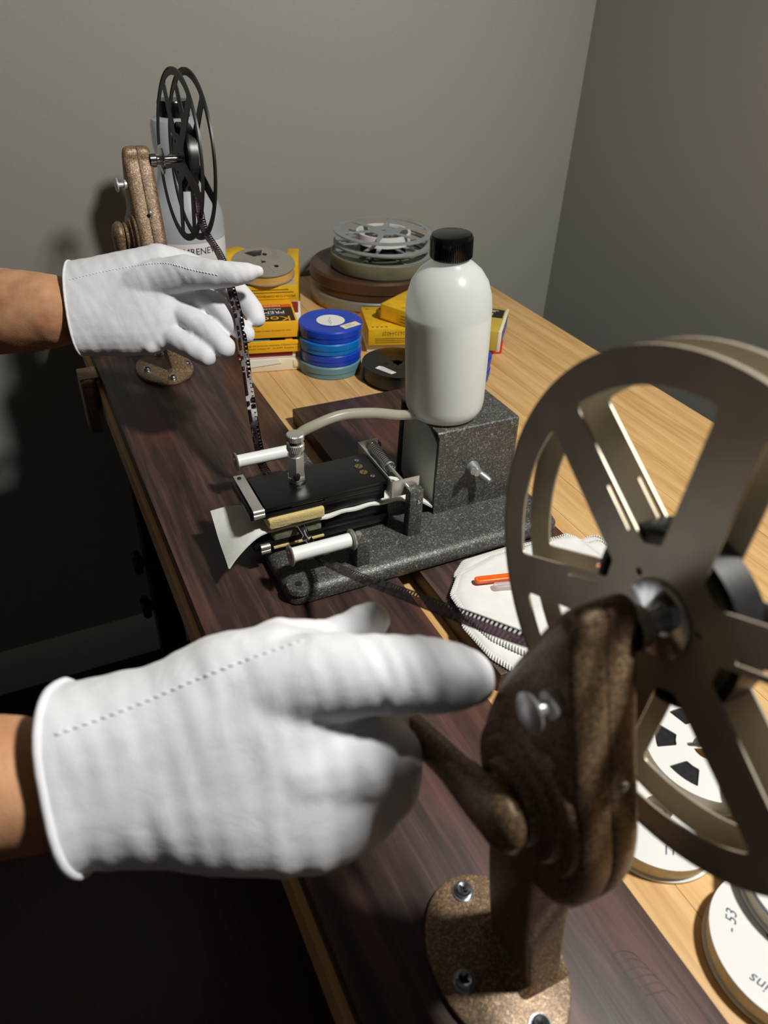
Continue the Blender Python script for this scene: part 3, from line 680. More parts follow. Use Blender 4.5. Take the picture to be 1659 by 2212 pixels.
# chamois web: out of the housing, between the felts and drooping off the left end
CA, CB, NU, NV = 0.100, 0.287, 44, 18
def cham(u, v):
    x = CA + (CB - CA) * u
    yn, yf = 0.4535, 0.4920
    z = 0.0586
    if x < 0.1345:
        t = (0.1345 - x) / (0.1345 - CA)
        z = 0.0586 - 0.020 * t * t * (1 - v) - 0.008 * t * t * v
        yn = 0.4535 - 0.009 * t; yf = 0.4920 + 0.014 * t
        x = x + 0.004 * t * v
        z += 0.0016 * math.sin(v * 7 + 1) * t
    if x > 0.238:
        t = (x - 0.238) / (CB - 0.238); z = 0.0586 - 0.020 * t * t + 0.0012 * math.sin(v * 9) * t; yn += 0.002 * t
    z += 0.0007 * math.sin(x * 260 + v * 2) * (1 if x > 0.18 else 0.3)
    if 0.185 < x < 0.245: z += 0.0012 * math.sin((x - 0.185) / 0.06 * math.pi)
    return Vector((x, yn + (yf - yn) * v, z))
b2 = bmesh.new(); G = [[b2.verts.new(cham(i / NU, j / NV)) for j in range(NV + 1)] for i in range(NU + 1)]
for i in range(NU):
    for j in range(NV): b2.faces.new((G[i][j], G[i + 1][j], G[i + 1][j + 1], G[i][j + 1]))
bmesh.ops.recalc_face_normals(b2, faces=b2.faces)
bmesh.ops.solidify(b2, geom=list(b2.faces), thickness=0.0016)
ch = MB(); ch.merge(b2); ch.done('chamois_web', 'chamois', fc, 60)

# bottle standing on the housing
def lathe_thing(name, label, cat, mtx, profs, group=None):
    t = thing(name, label, cat, mtx.to_translation(), group)
    for nm, mat, prof, seg in profs: MB().lathe(prof, mtx, seg).done(nm, mat, t, 40)
    return t
lean = Matrix.Rotation(math.radians(-3.0), 4, 'Y')
BM_ = T(0.3075, 0.4895, HZ + 0.0004) @ lean
btl = lathe_thing('squeeze_bottle', 'milky plastic round bottle with glossy black cap standing on the film cleaner', 'bottle', BM_, [
    ('body', 'bottle', [(0, 0.0018), (0.022, 0.0006), (0.0255, 0.0), (0.0295, 0.0022), (0.0322, 0.0075), (0.0330, 0.013), (0.0338, 0.060), (0.0338, 0.092), (0.0328, 0.102), (0.0298, 0.1125), (0.0245, 0.1205), (0.0188, 0.1255), (0.0150, 0.1280), (0.0140, 0.1300), (0.0140, 0.1345), (0.0, 0.1345)], 56),
    ('cap', 'black_plastic', [(0.0, 0.1310), (0.0152, 0.1310), (0.0158, 0.1318), (0.0158, 0.1462), (0.0150, 0.1480), (0.0134, 0.1486), (0.0, 0.1486)], 56)])
MB().lathe([(0, 0.0030), (0.0250, 0.0022), (0.0300, 0.0060), (0.0316, 0.013), (0.0324, 0.060), (0.0326, 0.089), (0.0, 0.089)], BM_, 48).done('liquid', 'liquid', btl)
# ribs on the cap
rb = MB()
for k in range(60):
    a = 2 * math.pi * k / 60; rb.box(0.0157, 0.0161, -0.00035, 0.00035, 0.1322, 0.1455, 0, BM_ @ rotz(a))
rb.done('cap_ribs', 'black_plastic', btl)

# ------------------------------------------------------------------ labelled bottle at the back
FB = T(0.2150, 0.9900, BZ + 0.0004)
fbt = lathe_thing('chemical_bottle', 'pale plastic bottle with a black cap and printed white label behind the far reel', 'bottle', FB, [
    ('body', 'bottle_far', [(0, 0.001), (0.040, 0.0), (0.0450, 0.003), (0.0470, 0.010), (0.0470, 0.128), (0.0455, 0.140), (0.0405, 0.152), (0.0300, 0.170), (0.0262, 0.185), (0.0255, 0.200), (0.0275, 0.209), (0.0285, 0.216), (0.0285, 0.236), (0.0270, 0.242), (0.0180, 0.245), (0.0165, 0.246), (0.0, 0.246)], 56),
    ('cap', 'black_plastic', [(0.0, 0.2435), (0.0178, 0.2435), (0.0182, 0.2450), (0.0182, 0.2600), (0.0172, 0.2620), (0.0, 0.2620)], 40),
    ('liquid', 'liquid', [(0, 0.004), (0.0440, 0.006), (0.0455, 0.012), (0.0455, 0.118), (0.0, 0.118)], 40)])
lb = MB().lathe([(0.0473, 0.020), (0.0473, 0.1115)], FB @ rotz(math.radians(-175)), 40, ang=math.radians(150)).done('label', 'label', fbt)
def wrap_text(body, size, ang_mid, z, r, mtx, mat, parent, sx=1.0, align='CENTER'):
    """lettering bent around a vertical cylinder"""
    me = text_mesh(body, size, 0.00005, align)
    for v in me.vertices:
        a = math.radians(ang_mid) + v.co.x * sx / r; v.co = Vector(((r + v.co.z) * math.cos(a), (r + v.co.z) * math.sin(a), z + v.co.y))
    me.transform(mtx); return link('lettering', me, mat, parent)
wrap_text('FILMRENEW', 0.0110, -91, 0.1020, 0.0476, FB, 'black_print', lb)
wrap_text('to clean and lubricate', 0.0062, -98, 0.0790, 0.0476, FB, 'black_print', lb)
wrap_text('color or', 0.0052, -104, 0.0700, 0.0476, FB, 'ink', lb); wrap_text('DISTILLATE', 0.0050, -86, 0.0632, 0.0476, FB, 'ink', lb)
for i, (a0_, a1_) in enumerate(((-88, -30), (-68, -34), (-128, -32), (-126, -40), (-128, -34), (-126, -36), (-128, -60))):
    zz = 0.0695 - i * 0.0066
    MB().lathe([(0.04742, zz - 0.0010), (0.04742, zz + 0.0010)], FB @ rotz(math.radians(a0_)), 24, ang=math.radians(a1_ - a0_)).done('print_line', 'ink', lb)

# ------------------------------------------------------------------ white cotton cloth with two picks
def poly_cloth(name, label, outline, zfun, thick, mat, parent, seed):
    """soft folded sheet with the given outline (x,y), thickness, resting on zfun"""
    cx_ = sum(p[0] for p in outline) / len(outline); cy_ = sum(p[1] for p in outline) / len(outline)
    rp = round_poly(outline, 0.009, 4); sm = []
    for k in range(len(rp)):
        a = Vector(rp[k]); c = Vector(rp[(k + 1) % len(rp)]); m_n = max(1, int((c - a).length / 0.004))
        sm.extend(a.lerp(c, u / m_n) for u in range(m_n))
    n = len(sm); b2 = bmesh.new(); K = 16; top = []; bot = []
    for k in range(K + 1):
        t = k / K; rowt = []; rowb = []
        for p in sm:
            x = cx_ + (p.x - cx_) * t; y = cy_ + (p.y - cy_) * t
            wv = noise.noise(Vector((x * 38 + seed, y * 38, 0))) * 0.0016 + noise.noise(Vector((x * 90, y * 30 + seed, 3))) * 0.0007
            edge = math.sqrt(max(0.0, 1 - max(0, (t - 0.90) / 0.10) ** 2))
            z = zfun(x, y); zz = z + thick * (0.25 + 0.75 * edge) + max(-thick * 0.3, wv)
            rowt.append(b2.verts.new((x, y, zz))); rowb.append(b2.verts.new((x, y, z)))
        top.append(rowt); bot.append(rowb)
    for rows, fl in ((top, False), (bot, True)):
        for a, c in zip(rows, rows[1:]):
            for k in range(n):
                f = (a[k], c[k], c[(k + 1) % n], a[(k + 1) % n]); b2.faces.new(f[::-1] if fl else f)
    for k in range(n): b2.faces.new((top[-1][k], bot[-1][k], bot[-1][(k + 1) % n], top[-1][(k + 1) % n]))
    bmesh.ops.remove_doubles(b2, verts=b2.verts, dist=1e-6); bmesh.ops.dissolve_degenerate(b2, edges=b2.edges, dist=1e-7)
    bmesh.ops.recalc_face_normals(b2, faces=b2.faces)
    m_ = MB(); m_.merge(b2); ly = m_.done(name, mat, parent, 70)
    # overlock stitching round the edge
    st = MB(); L_ = 0; path = [Vector((p.x, p.y, zfun(p.x, p.y) + thick * 0.8)) for p in sm]; path.append(path[0])
    acc = 0.0; step = 0.0024
    for a, c in zip(path, path[1:]):
        d = (c - a).length
        while acc < d:
            p = a.lerp(c, acc / d); tn = (c - a).normalized(); inw = Vector((cx_ - p.x, cy_ - p.y, 0)).normalized()
            dirv = (inw * 0.0034 + tn * 0.0016); q0 = p - inw * 0.0006 + Vector((0, 0, -0.0016)); q1 = p + dirv + Vector((0, 0, -0.0003))
            st.tube([q0, (q0 + q1) / 2 + Vector((0, 0, 0.0006)), q1], [0.0005, 0.0008, 0.0005], 5)
            acc += step
        acc -= d
    st.done('stitching', 'cloth', ly, 60)
    return ly
def cz(x, y):      # board, then down to the table top
    s_ = lambda t: max(0.0, min(1.0, t))
    t = s_((0.412 - x) / 0.026); t = t * t * (3 - 2 * t)
    return 0.0018 + 0.0162 * t
ct = thing('folded_cloth', 'white cotton cloth with stitched edges folded beside the film cleaner', 'cloth', (0.33, 0.34, 0.0177))
poly_cloth('lower_fold', '', [(0.2700, 0.3900), (0.2850, 0.4020), (0.3300, 0.4030), (0.3800, 0.3980), (0.4300, 0.4040), (0.4380, 0.3700), (0.4150, 0.3000), (0.3600, 0.2640), (0.2620, 0.2680), (0.2480, 0.3000), (0.2455, 0.3350)], cz, 0.0036, 'cloth', ct, 3)
poly_cloth('upper_fold', '', [(0.2520, 0.3660), (0.2700, 0.3850), (0.3080, 0.3940), (0.3500, 0.3940), (0.3950, 0.3900), (0.4270, 0.3940), (0.4240, 0.3560), (0.3980, 0.3050), (0.3500, 0.2780), (0.2720, 0.2860), (0.2560, 0.3120), (0.2500, 0.3400)], lambda x, y: cz(x, y) + 0.0040, 0.0036, 'cloth', ct, 11)
def stick(name, label, a, b_, w_, h_, mat, groove=True):
    a = Vector(a); b_ = Vector(b_); L = (b_ - a).length
    d = (b_ - a).normalized(); mx_ = Matrix.Translation(a) @ Matrix.Rotation(math.atan2(d.y, d.x), 4, 'Z')
    t = thing(name, label, 'cleaning pick', a)
    body = round_poly([(0, -w_ / 2), (L * 0.6, -w_ / 2), (L, -w_ / 3), (L, w_ / 3), (L * 0.6, w_ / 2), (0, w_ / 2)], w_ * 0.5, 6)
    MB().prism(body, 0, h_, mx_, h_ * 0.3, 3).done('shaft', mat, t)
    if groove: MB().prism(round_poly([(0.003, -w_ / 5), (L * 0.5, -w_ / 5), (L * 0.5, w_ / 5), (0.003, w_ / 5)], w_ / 6, 4), h_, h_ + 0.0005, mx_, 0.0002).done('raised_rib', mat, t)
    return t
stick('cleaning_pick', 'orange plastic pick lying on the white cotton cloth', (0.2740, 0.3670, 0.0285), (0.3800, 0.3405, 0.0285), 0.0066, 0.0032, 'orange')
stick('cleaning_pick', 'clear plastic pick lying beside the orange one on the cloth', (0.2840, 0.3555, 0.0285), (0.3650, 0.3330, 0.0285), 0.0066, 0.0030, 'clear')

# ------------------------------------------------------------------ stacks at the back of the table
def rbox(name, label, cx, cy, z0, w_, d_, h_, ang, mat, group=None, bev=0.0008, tilt=None):
    """cardboard box: centre of front edge at local y=0"""
    t = thing(name, label, 'box', (cx, cy, z0), group)
    mx_ = T(cx, cy, z0) @ rotz(ang)
    if tilt: mx_ = mx_ @ tilt
    MB().box(-w_ / 2, w_ / 2, 0, d_, 0.0002, h_, bev).done('carton', mat, t)
    t.children[0].data.transform(T(-cx, -cy, -z0) .inverted() if False else Matrix.Identity(4))
    return t, mx_
def carton(name, label, mx_, w_, d_, h_, mat, group=None, bev=0.0008):
    t = thing(name, label, 'box', mx_.to_translation(), group)
    MB().box(-w_ / 2, w_ / 2, 0, d_, 0.0002, h_, bev, mx_).done('carton', mat, t)
    return t
FRONT = Matrix(((1, 0, 0, 0), (0, 0, -1, 0), (0, 1, 0, 0), (0, 0, 0, 1)))      # text plane standing on the front face
TOP = Matrix.Identity(4)
R180 = Matrix.Rotation(math.pi, 4, 'Z')
def panel(name, mx_, x0, x1, y0, y1, z, mat, parent, t=0.00012):
    return MB().box(x0, x1, y0, y1, z, z + t, 0, mx_).done(name, mat, parent)

ga = math.radians(-13)
G1 = 'boxes in the stack under the tin reel'
def ST(x, y, z, a=ga): return T(x, y, z) @ rotz(a)
c1 = carton('film_box', 'tattered cream box at the bottom of the stack under the tin reel', ST(0.2700, 0.8350, 0.0002, math.radians(-11)), 0.0760, 0.080, 0.0165, 'cream', G1, 0.0012)
mx1 = ST(0.2700, 0.8350, 0.0002, math.radians(-11))
MB().prism([(-0.037, 0.0165), (-0.034, 0.0070), (0.010, 0.0110), (0.006, 0.0166)], 0.0, 0.0012, mx1 @ FRONT).done('torn_flap', 'white_print', c1)
MB().box(0.024, 0.0420, -0.0022, 0.030, 0.0035, 0.0150, 0.003, mx1).done('bent_corner', 'cream', c1)
c2 = carton('film_box', 'flat dark red and white box above the cream one', ST(0.2640, 0.8380, 0.0169), 0.0700, 0.078, 0.0090, 'white_print', G1)
MB().box(-0.0352, 0.0310, -0.0003, 0.078, 0.0026, 0.0080, 0.0002, ST(0.2640, 0.8380, 0.0169)).done('red_band', 'dark_red', c2)
c3 = carton('film_box', 'yellow film box with a cyan stepped pattern on top, second below the tin reel box', ST(0.2665, 0.8330, 0.0262), 0.0740, 0.082, 0.0150, 'yellow', G1)
m3 = ST(0.2665, 0.8330, 0.0262)
panel('black_panel', m3, -0.034, 0.0190, 0.0025, 0.050, 0.0150, 'black_print', c3); panel('black_panel', m3, 0.0280, 0.0365, 0.0025, 0.020, 0.0150, 'black_print', c3)
for i in range(7): panel('cyan_square', m3, -0.026 + i * 0.0038, -0.0225 + i * 0.0038, 0.0030, 0.0110 - i * 0.0010, 0.0151, 'cyan', c3)
text('and design and service are trademarks of Eastman Kodak', 0.0030, m3 @ T(0, -0.0001, 0.0100) @ FRONT, 'grey_print', c3)
text('Kodak Company Company NY  125-49-8M  Rochester U.S.A.', 0.0030, m3 @ T(0, -0.0001, 0.0060) @ FRONT, 'grey_print', c3)
m4 = ST(0.2660, 0.8350, 0.0445)
c4 = carton('film_box', 'yellow film box with a black panel of upside-down lettering facing up', m4, 0.0720, 0.080, 0.0200, 'yellow', G1)
panel('black_panel', m4, -0.0355, 0.0335, 0.0030, 0.0480, 0.0200, 'black_print', c4)
panel('red_band', m4, -0.0355, 0.0335, 0.0485, 0.0570, 0.0200, 'red_print', c4)
text('Kodak', 0.0205, m4 @ T(0.0010, 0.0115, 0.0202) @ R180, 'yellow', c4, sx=1.05)
text('PREMIUM', 0.0120, m4 @ T(0.0000, 0.0315, 0.0202) @ R180, 'white_print', c4, sx=0.95)
text('PROCESSING', 0.0050, m4 @ T(0.0020, 0.0425, 0.0202) @ R180, 'white_print', c4, sx=1.25)
text('MOVIE FILM', 0.0056, m4 @ T(0.0020, 0.0527, 0.0202) @ R180, 'cream', c4, sx=1.25)
for i, cn in enumerate(('red_print', 'yellow', 'green', 'cyan', 'blue_card', 'violet')): panel('rainbow_stripe', m4, -0.030 + i * 0.0092, -0.0208 + i * 0.0092, 0.0225, 0.0238, 0.0201, cn, c4)
text('Eastman Kodak Company Rochester NY 2350', 0.0028, m4 @ T(0.0, -0.0001, 0.0095) @ FRONT, 'grey_print', c4)
m5 = ST(0.2920, 0.9040, 0.0649)
c5 = carton('film_box', 'worn yellow film box with small print directly under the tin reel', m5, 0.0720, 0.075, 0.0180, 'yellow_old', G1)
panel('worn_top', m5, -0.034, 0.0345, 0.002, 0.073, 0.0180, 'cream_dark', c5)
text('(PRODUCTS OR CORPORATION Box 601', 0.0036, m5 @ T(0.0, -0.0001, 0.0045) @ FRONT @ R180, 'black_print', c5)
for i in range(2): panel('print_line', m5 @ FRONT, -0.030, 0.030 - i * 0.006, 0.0085 + i * 0.0035, 0.0098 + i * 0.0035, 0.0, 'grey_print', c5)
# another box standing on edge behind the reel
m6 = T(0.3600, 0.9800, 0.0002) @ rotz(math.radians(68))
c6 = carton('film_box', 'yellow film box standing on edge behind the tin reel', m6, 0.070, 0.016, 0.0900, 'yellow_old', G1)
panel('print_band', m6 @ FRONT, -0.030, 0.030, 0.030, 0.060, 0.0, 'grey_print', c6)
# small yellow box behind at left
m7 = T(0.2860, 1.0200, 0.0002) @ rotz(math.radians(20))
c7 = carton('film_box', 'yellow box mostly hidden behind the labelled bottle and the tin reel', m7, 0.050, 0.03, 0.0900, 'yellow_old', G1, 0.006)
# red and white flap poking out to the right of the stack
m8 = T(0.3130, 0.8930, 0.0002) @ rotz(math.radians(-20))
c8 = carton('film_box', 'white and dark red box poking out between the yellow stack and the blue cans', m8, 0.030, 0.045, 0.0480, 'white_print', G1)
panel('red_band', m8, -0.012, 0.012, 0.003, 0.042, 0.0480, 'dark_red', c8)

def small_reel(name, label, c, r, h, mat, film_mat, nwin=3, wr=(0.45, 0.86), half=0.42, group=None, axle=0.008, marks=(), rotation=0.0, hub_r=None, win_mat=None, tilt=None):
    """plastic or tin spool lying flat: two flanges, hub, wound film"""
    c = Vector(c); t = thing(name, label, 'film reel', c, group)
    mx_ = Matrix.Translation(c) @ (tilt if tilt else Matrix.Identity(4)) @ rotz(rotation)
    wins = [window(r * wr[0], r * wr[1], 2 * math.pi * k / nwin, half, half * 0.75, r * 0.06) for k in range(nwin)]
    fth = 0.0016
    hubl = []
    for k in range(36):
        a = 2 * math.pi * k / 36; hubl.append(((axle + (0.0035 if (k % 12) in (0, 1) else 0)) * math.cos(a), (axle + (0.0035 if (k % 12) in (0, 1) else 0)) * math.sin(a)))
    for z, w_ in ((fth / 2, []), (h - fth / 2, wins)):
        me = flat([circ(r, 64)] + w_ + [hubl], fth, 0.0003); me.transform(mx_ @ T(0, 0, z + 0.0002)); b_ = MB(); b_.mesh(me); b_.done('flange', mat, t, 30)
    MB().lathe([(r * 0.34, fth + 0.0003), (r * 0.965, fth + 0.0003), (r * 0.965, h - fth - 0.0001), (r * 0.34, h - fth - 0.0001)], mx_, 56, close=True).done('wound_film', film_mat, t)
    MB().lathe([(axle + 0.003, fth), (axle + 0.0045, fth), (axle + 0.0045, h - 0.0008), (axle + 0.003, h - 0.0008)], mx_, 36, close=True).done('hub', mat, t)
    return t, mx_
tr, trm = small_reel('tin_film_reel', 'small tin film reel with amber film on top of the yellow boxes', (0.2960, 0.9380, 0.0895), 0.0400, 0.0140, 'tin_reel', 'amber_film', 1, (0.42, 0.84), 0.42, axle=0.0032, rotation=math.radians(98), tilt=Matrix.Rotation(math.radians(8.5), 4, 'X'))
MB().lathe([(0.0120, 0.01275), (0.0345, 0.01275)], trm, 48).done('film_side', 'film_dark', tr)
for k in range(3):
    a = math.radians(60 + 120 * k); MB().box(0.012, 0.034, -0.0006, 0.0006, 0.0140, 0.0146, 0.0002, trm @ rotz(a)).done('pressed_rib', 'tin_reel', tr)
    MB().cyl(0.0030, 0.0140, 0.0146, trm @ rotz(a + 0.5) @ T(0.020, 0, 0), 14).done('punched_hole', 'black_matte', tr)

# blue cans
G2 = 'round cans in the blue stack'
zc_ = 0.0002
BC = (0.3405, 0.8225)
def can(label, c, z, r, h, mat, hub=False, group=G2):
    t = thing('film_can', label, 'film can', (c[0], c[1], z), group); mx_ = T(c[0], c[1], z)
    MB().lathe([(0, 0.0), (r - 0.002, 0.0), (r - 0.0008, 0.0008), (r - 0.0008, h * 0.42), (r, h * 0.45), (r, h - 0.0015), (r - 0.0015, h), (0.0185, h), (0.0175, h - 0.0004), (0, h - 0.0004)], mx_, 64).done('shell', mat, t)
    return t, mx_
for i, (mat, lab, h) in enumerate((('teal', 'grey-teal round film can at the bottom of the blue stack', 0.0160), ('blue', 'royal blue round film can second from the bottom of the stack', 0.0146), ('blue_light', 'lighter blue round film can third from the bottom of the stack', 0.0150), ('blue', 'royal blue round film can on top of the stack with a white centre and sticker', 0.0152))):
    cn, cm = can(lab, (BC[0] + (0.001 if i % 2 else 0), BC[1]), zc_, 0.0395 - (0.0006 if i == 1 else 0), h, mat); zc_ += h + 0.0002
    if i == 3:
        MB().lathe([(0.0, h - 0.0003), (0.0168, h - 0.0003), (0.0174, h + 0.0003), (0.0, h + 0.0003)], cm, 40).done('white_centre', 'white_print', cn)
        stk = MB().box(-0.0125, 0.0125, -0.0055, 0.0055, h, h + 0.0003, 0, cm @ T(0.0165, -0.0225, 0.0001) @ rotz(math.radians(16))).done('sticker', 'cream', cn)
        for ln in range(2): MB().box(-0.008, 0.007 - ln * 0.004, -0.0003, 0.0003, h + 0.0004, h + 0.0005, 0, cm @ T(0.0165, -0.0225 + ln * 0.0035 - 0.0015, 0) @ rotz(math.radians(16))).done('pen_line', 'ink', stk)
        for ln in range(3): MB().box(-0.010, 0.006 - ln * 0.004, -0.0002, 0.0002, h + 0.0003, h + 0.0004, 0, cm @ T(0, 0.004 - ln * 0.004, 0) @ rotz(1.0)).done('pencil_line', 'ink', cn)

# large cans and reels at the back
G3 = 'large cans and reels in the back stack'
SC = (0.5000, 1.0350)
def tin(name, label, c, z, r, h, mat, lid=None, rust=None):
    t = thing(name, label, 'film can', (c[0], c[1], z), G3); mx_ = T(c[0], c[1], z)
    MB().lathe([(0, 0.0), (r - 0.003, 0), (r - 0.0015, 0.0015), (r - 0.0015, h * 0.5), (0, h * 0.5)], mx_, 80).done('tin_base', rust or mat, t)
    MB().lathe([(0, h * 0.42), (r, h * 0.42), (r, h - 0.003), (r - 0.003, h), (r - 0.012, h), (r - 0.015, h - 0.0012), (0, h - 0.0012)], mx_, 80).done('lid', lid or mat, t)
    MB().lathe([(r - 0.0012, h * 0.405), (r + 0.0006, h * 0.41), (r + 0.0008, h * 0.43), (r - 0.0005, h * 0.44)], mx_, 80, close=True).done('rolled_rim', lid or mat, t)
    return t
tin('film_can', 'rusty pale tin can at the bottom of the back stack', SC, 0.0002, 0.0955, 0.0225, 'grey_can', 'grey_can', 'rust')
tin('film_can', 'wide dark brown tin can in the back stack', (SC[0] + 0.003, SC[1]), 0.0229, 0.0985, 0.0285, 'brown_can')
t = thing('film_can', 'grey-green film tin lying on the dark brown can', 'film can', (0.5085, 1.022, 0.0517), G3); mx_ = T(0.5085, 1.022, 0.0517)
MB().lathe([(0, 0), (0.0760, 0), (0.0775, 0.002), (0.0775, 0.0195), (0.0765, 0.0205), (0.0745, 0.0205), (0.0735, 0.0165), (0.0, 0.0165)], mx_, 80).done('shell', 'green_can', t)
def spoked(label, c, z, r, h, mat, hub_mat, hub_r, nsp=5, a0=0.3):
    t = thing('film_reel', label, 'film reel', (c[0], c[1], z), G3); mx_ = T(c[0], c[1], z)
    wins = [window(r * 0.30, r * 0.87, a0 + 2 * math.pi * k / nsp, 0.50, 0.30, r * 0.05) for k in range(nsp)]
    for zz in (0.0008, h - 0.0008):
        me = flat([circ(r, 72)] + wins + [circ(0.004, 12)], 0.0012, 0.0002); me.transform(mx_ @ T(0, 0, zz)); b_ = MB(); b_.mesh(me); fl = b_.done('flange', mat, t, 30)
        MB().lathe([(r - 0.0008, -0.0009), (r + 0.0006, -0.0009), (r + 0.0006, 0.0009), (r - 0.0008, 0.0009)], mx_ @ T(0, 0, zz), 72, close=True).done('rim', mat, fl)
    MB().lathe([(hub_r - 0.004, 0.0015), (hub_r, 0.0015), (hub_r, h - 0.0015), (hub_r - 0.004, h - 0.0015)], mx_, 48, close=True).done('hub', hub_mat, t)
    return t
spoked('grey spoked reel lying in the green tin, lowest of the stacked reels', (0.5085, 1.022), 0.0684, 0.0732, 0.0160, 'reel_grey', 'black_matte', 0.034, 6, 0.1)
spoked('grey spoked reel with a white core on top of the back stack', (0.5075, 1.0200), 0.0847, 0.0725, 0.0175, 'reel_grey', 'reel_white', 0.040, 6, 0.45)

# yellow boxes in the middle
G4 = 'yellow boxes behind the tall milky bottle'
mb0 = T(0.4420, 0.8340, 0.0002) @ rotz(math.radians(-17))
carton('film_box', 'white box at the bottom of the yellow pair behind the black reel', mb0, 0.082, 0.075, 0.0120, 'cream', G4)
mb1 = T(0.4402, 0.8266, 0.0124) @ rotz(math.radians(-17))
cb = carton('film_box', 'yellow film box with stamped number 26324402F upside down on its front', mb1, 0.082, 0.078, 0.0225, 'yellow_old', G4)
text('26324402F', 0.0070, mb1 @ T(-0.008, -0.0001, 0.0165) @ FRONT @ R180, 'grey_print', cb, sx=1.0)
for i in range(3): panel('print_line', mb1 @ FRONT, -0.032, 0.036, 0.0035 + i * 0.0026, 0.0045 + i * 0.0026, 0.0, 'grey_print', cb)
for i in range(4): panel('print_mark', mb1, -0.036 + i * 0.006, -0.033 + i * 0.006, 0.006, 0.009, 0.0225, 'grey_print', cb)
text('78', 0.005, mb1 @ T(-0.033, 0.070, 0.0227) @ R180, 'grey_print', cb)
mb2 = T(0.4470, 0.8290, 0.0352) @ rotz(math.radians(-60)) @ Matrix.Rotation(math.radians(2), 4, 'Y')
cb2 = carton('film_box', 'battered yellow box with torn corner lying askew on the other yellow box', mb2, 0.078, 0.080, 0.0215, 'yellow_old', G4, 0.002)
panel('orange_patch', mb2 @ FRONT, -0.036, -0.012, 0.003, 0.018, 0.0, 'yellow', cb2)
for i in range(7): panel('print_line', mb2, -0.010 + (i % 2) * 0.006, 0.034, 0.008 + i * 0.008, 0.0092 + i * 0.008, 0.0215, 'grey_print', cb2)
for i in range(3): panel('print_line', mb2 @ FRONT, -0.006, 0.034, 0.005 + i * 0.004, 0.0062 + i * 0.004, 0.0, 'grey_print', cb2)
MB().box(-0.046, -0.036, 0.000, 0.016, 0.0010, 0.0120, 0.003, mb2).done('torn_corner', 'grey_print', cb2)

# black reel with paper sticker
t, mx_ = small_reel('film_reel', 'black plastic film reel with a handwritten paper sticker beside the blue cans', (0.4065, 0.7640, 0.0002), 0.0440, 0.0205, 'black_plastic', 'film_dark', 0, axle=0.0060)
MB().lathe([(0.0185, 0.0206), (0.0200, 0.0211), (0.0215, 0.0206)], mx_, 48).done('raised_ring', 'black_plastic', t)
MB().cyl(0.0030, 0.0206, 0.0210, mx_ @ T(-0.0150, 0.002, 0), 14).done('drive_hole', 'black_matte', t)
sk = MB().prism([(-0.0130, -0.0042), (0.0115, -0.0048), (0.0135, 0.0025), (-0.0080, 0.0050), (-0.0130, 0.0035)], 0.0207, 0.0210, mx_ @ T(-0.0235, -0.0150, 0) @ rotz(math.radians(-62))).done('sticker', 'white_print', t)
for i in range(2): MB().box(-0.009, 0.009, -0.0004, 0.0003, 0.0210, 0.0211, 0, mx_ @ T(-0.0235, -0.0150, 0) @ rotz(math.radians(-62)) @ T(0, 0.0015 - i * 0.0035, 0)).done('pen_line', 'ink', sk)

# right of the tall bottle: gold box on a red box, blue cans
mr0 = T(0.5459, 0.7835, 0.0002) @ rotz(math.radians(-15))
carton('film_box', 'red box under the gold and blue box right of the milky bottle', mr0, 0.050, 0.060, 0.0195, 'red', 'boxes right of the milky bottle')
mr1 = T(0.5210, 0.7640, 0.0200) @ rotz(math.radians(-40))
cg = carton('film_box', 'worn gold box with a black top patch and blue side right of the milky bottle', mr1, 0.056, 0.084, 0.0270, 'gold', 'boxes right of the milky bottle', 0.0012)
panel('black_patch', mr1, -0.022, 0.0235, 0.046, 0.076, 0.0270, 'black_print', cg)
panel('yellow_crest', mr1, -0.006, 0.010, 0.052, 0.061, 0.0271, 'gold', cg)
panel('print_line', mr1, -0.012, 0.012, 0.066, 0.0675, 0.0271, 'cream', cg); panel('print_line', mr1, -0.012, 0.016, 0.070, 0.0712, 0.0271, 'cream', cg)
MB().box(0.0279, 0.0283, 0.007, 0.078, 0.003, 0.024, 0, mr1).done('blue_side', 'blue_card', cg)
MB().box(0.0240, 0.0286, -0.0006, 0.0040, 0.0, 0.0274, 0.0008, mr1).done('worn_edge', 'cream', cg)
MB().box(0.0245, 0.0287, 0.004, 0.082, 0.0256, 0.0275, 0.0008, mr1).done('worn_edge', 'cream', cg)
G5 = 'blue cans behind the milky bottle'
z_ = 0.0002
for i, lab in enumerate(('blue round film can on the table behind the milky bottle, lower of two', 'blue round film can behind the milky bottle, upper of two')):
    can(lab, (0.4815, 0.7420), z_, 0.0395, 0.0152, 'blue', group=G5); z_ += 0.0155

# ------------------------------------------------------------------ white reels in the right foreground
G6 = 'white reels in the right foreground'
r1, m1 = small_reel('film_reel', 'white reel marked with pen strokes lying under the top white reel', (0.2790, 0.1595, 0.0002), 0.0392, 0.0142, 'reel_white', 'film_edge', 0, group=G6, axle=0.0085)
r2, m2 = small_reel('film_reel', 'white reel with dark windows stacked above the pen-marked white reel', (0.3270, 0.1730, 0.0148), 0.0385, 0.0142, 'reel_white', 'film_edge', 6, (0.50, 0.84), 0.31, group=G6, axle=0.0095, rotation=0.3)
MB().lathe([(0.0160, 0.01275), (0.0330, 0.01275)], m2, 48).done('dark_film_side', 'film_dark', r2)
r3, m3_ = small_reel('film_reel', 'white reel lettered in pen at the lower right corner of the table', (0.2860, 0.0690, 0.0002), 0.0400, 0.0142, 'reel_white', 'film_edge', 0, group=G6, axle=0.0085)
r4, m4_ = small_reel('film_reel', 'white reel with a blue band resting on the lower right reel', (0.3190, 0.0830, 0.0148), 0.0392, 0.0142, 'reel_white', 'film_edge', 0, group=G6, axle=0.0085)
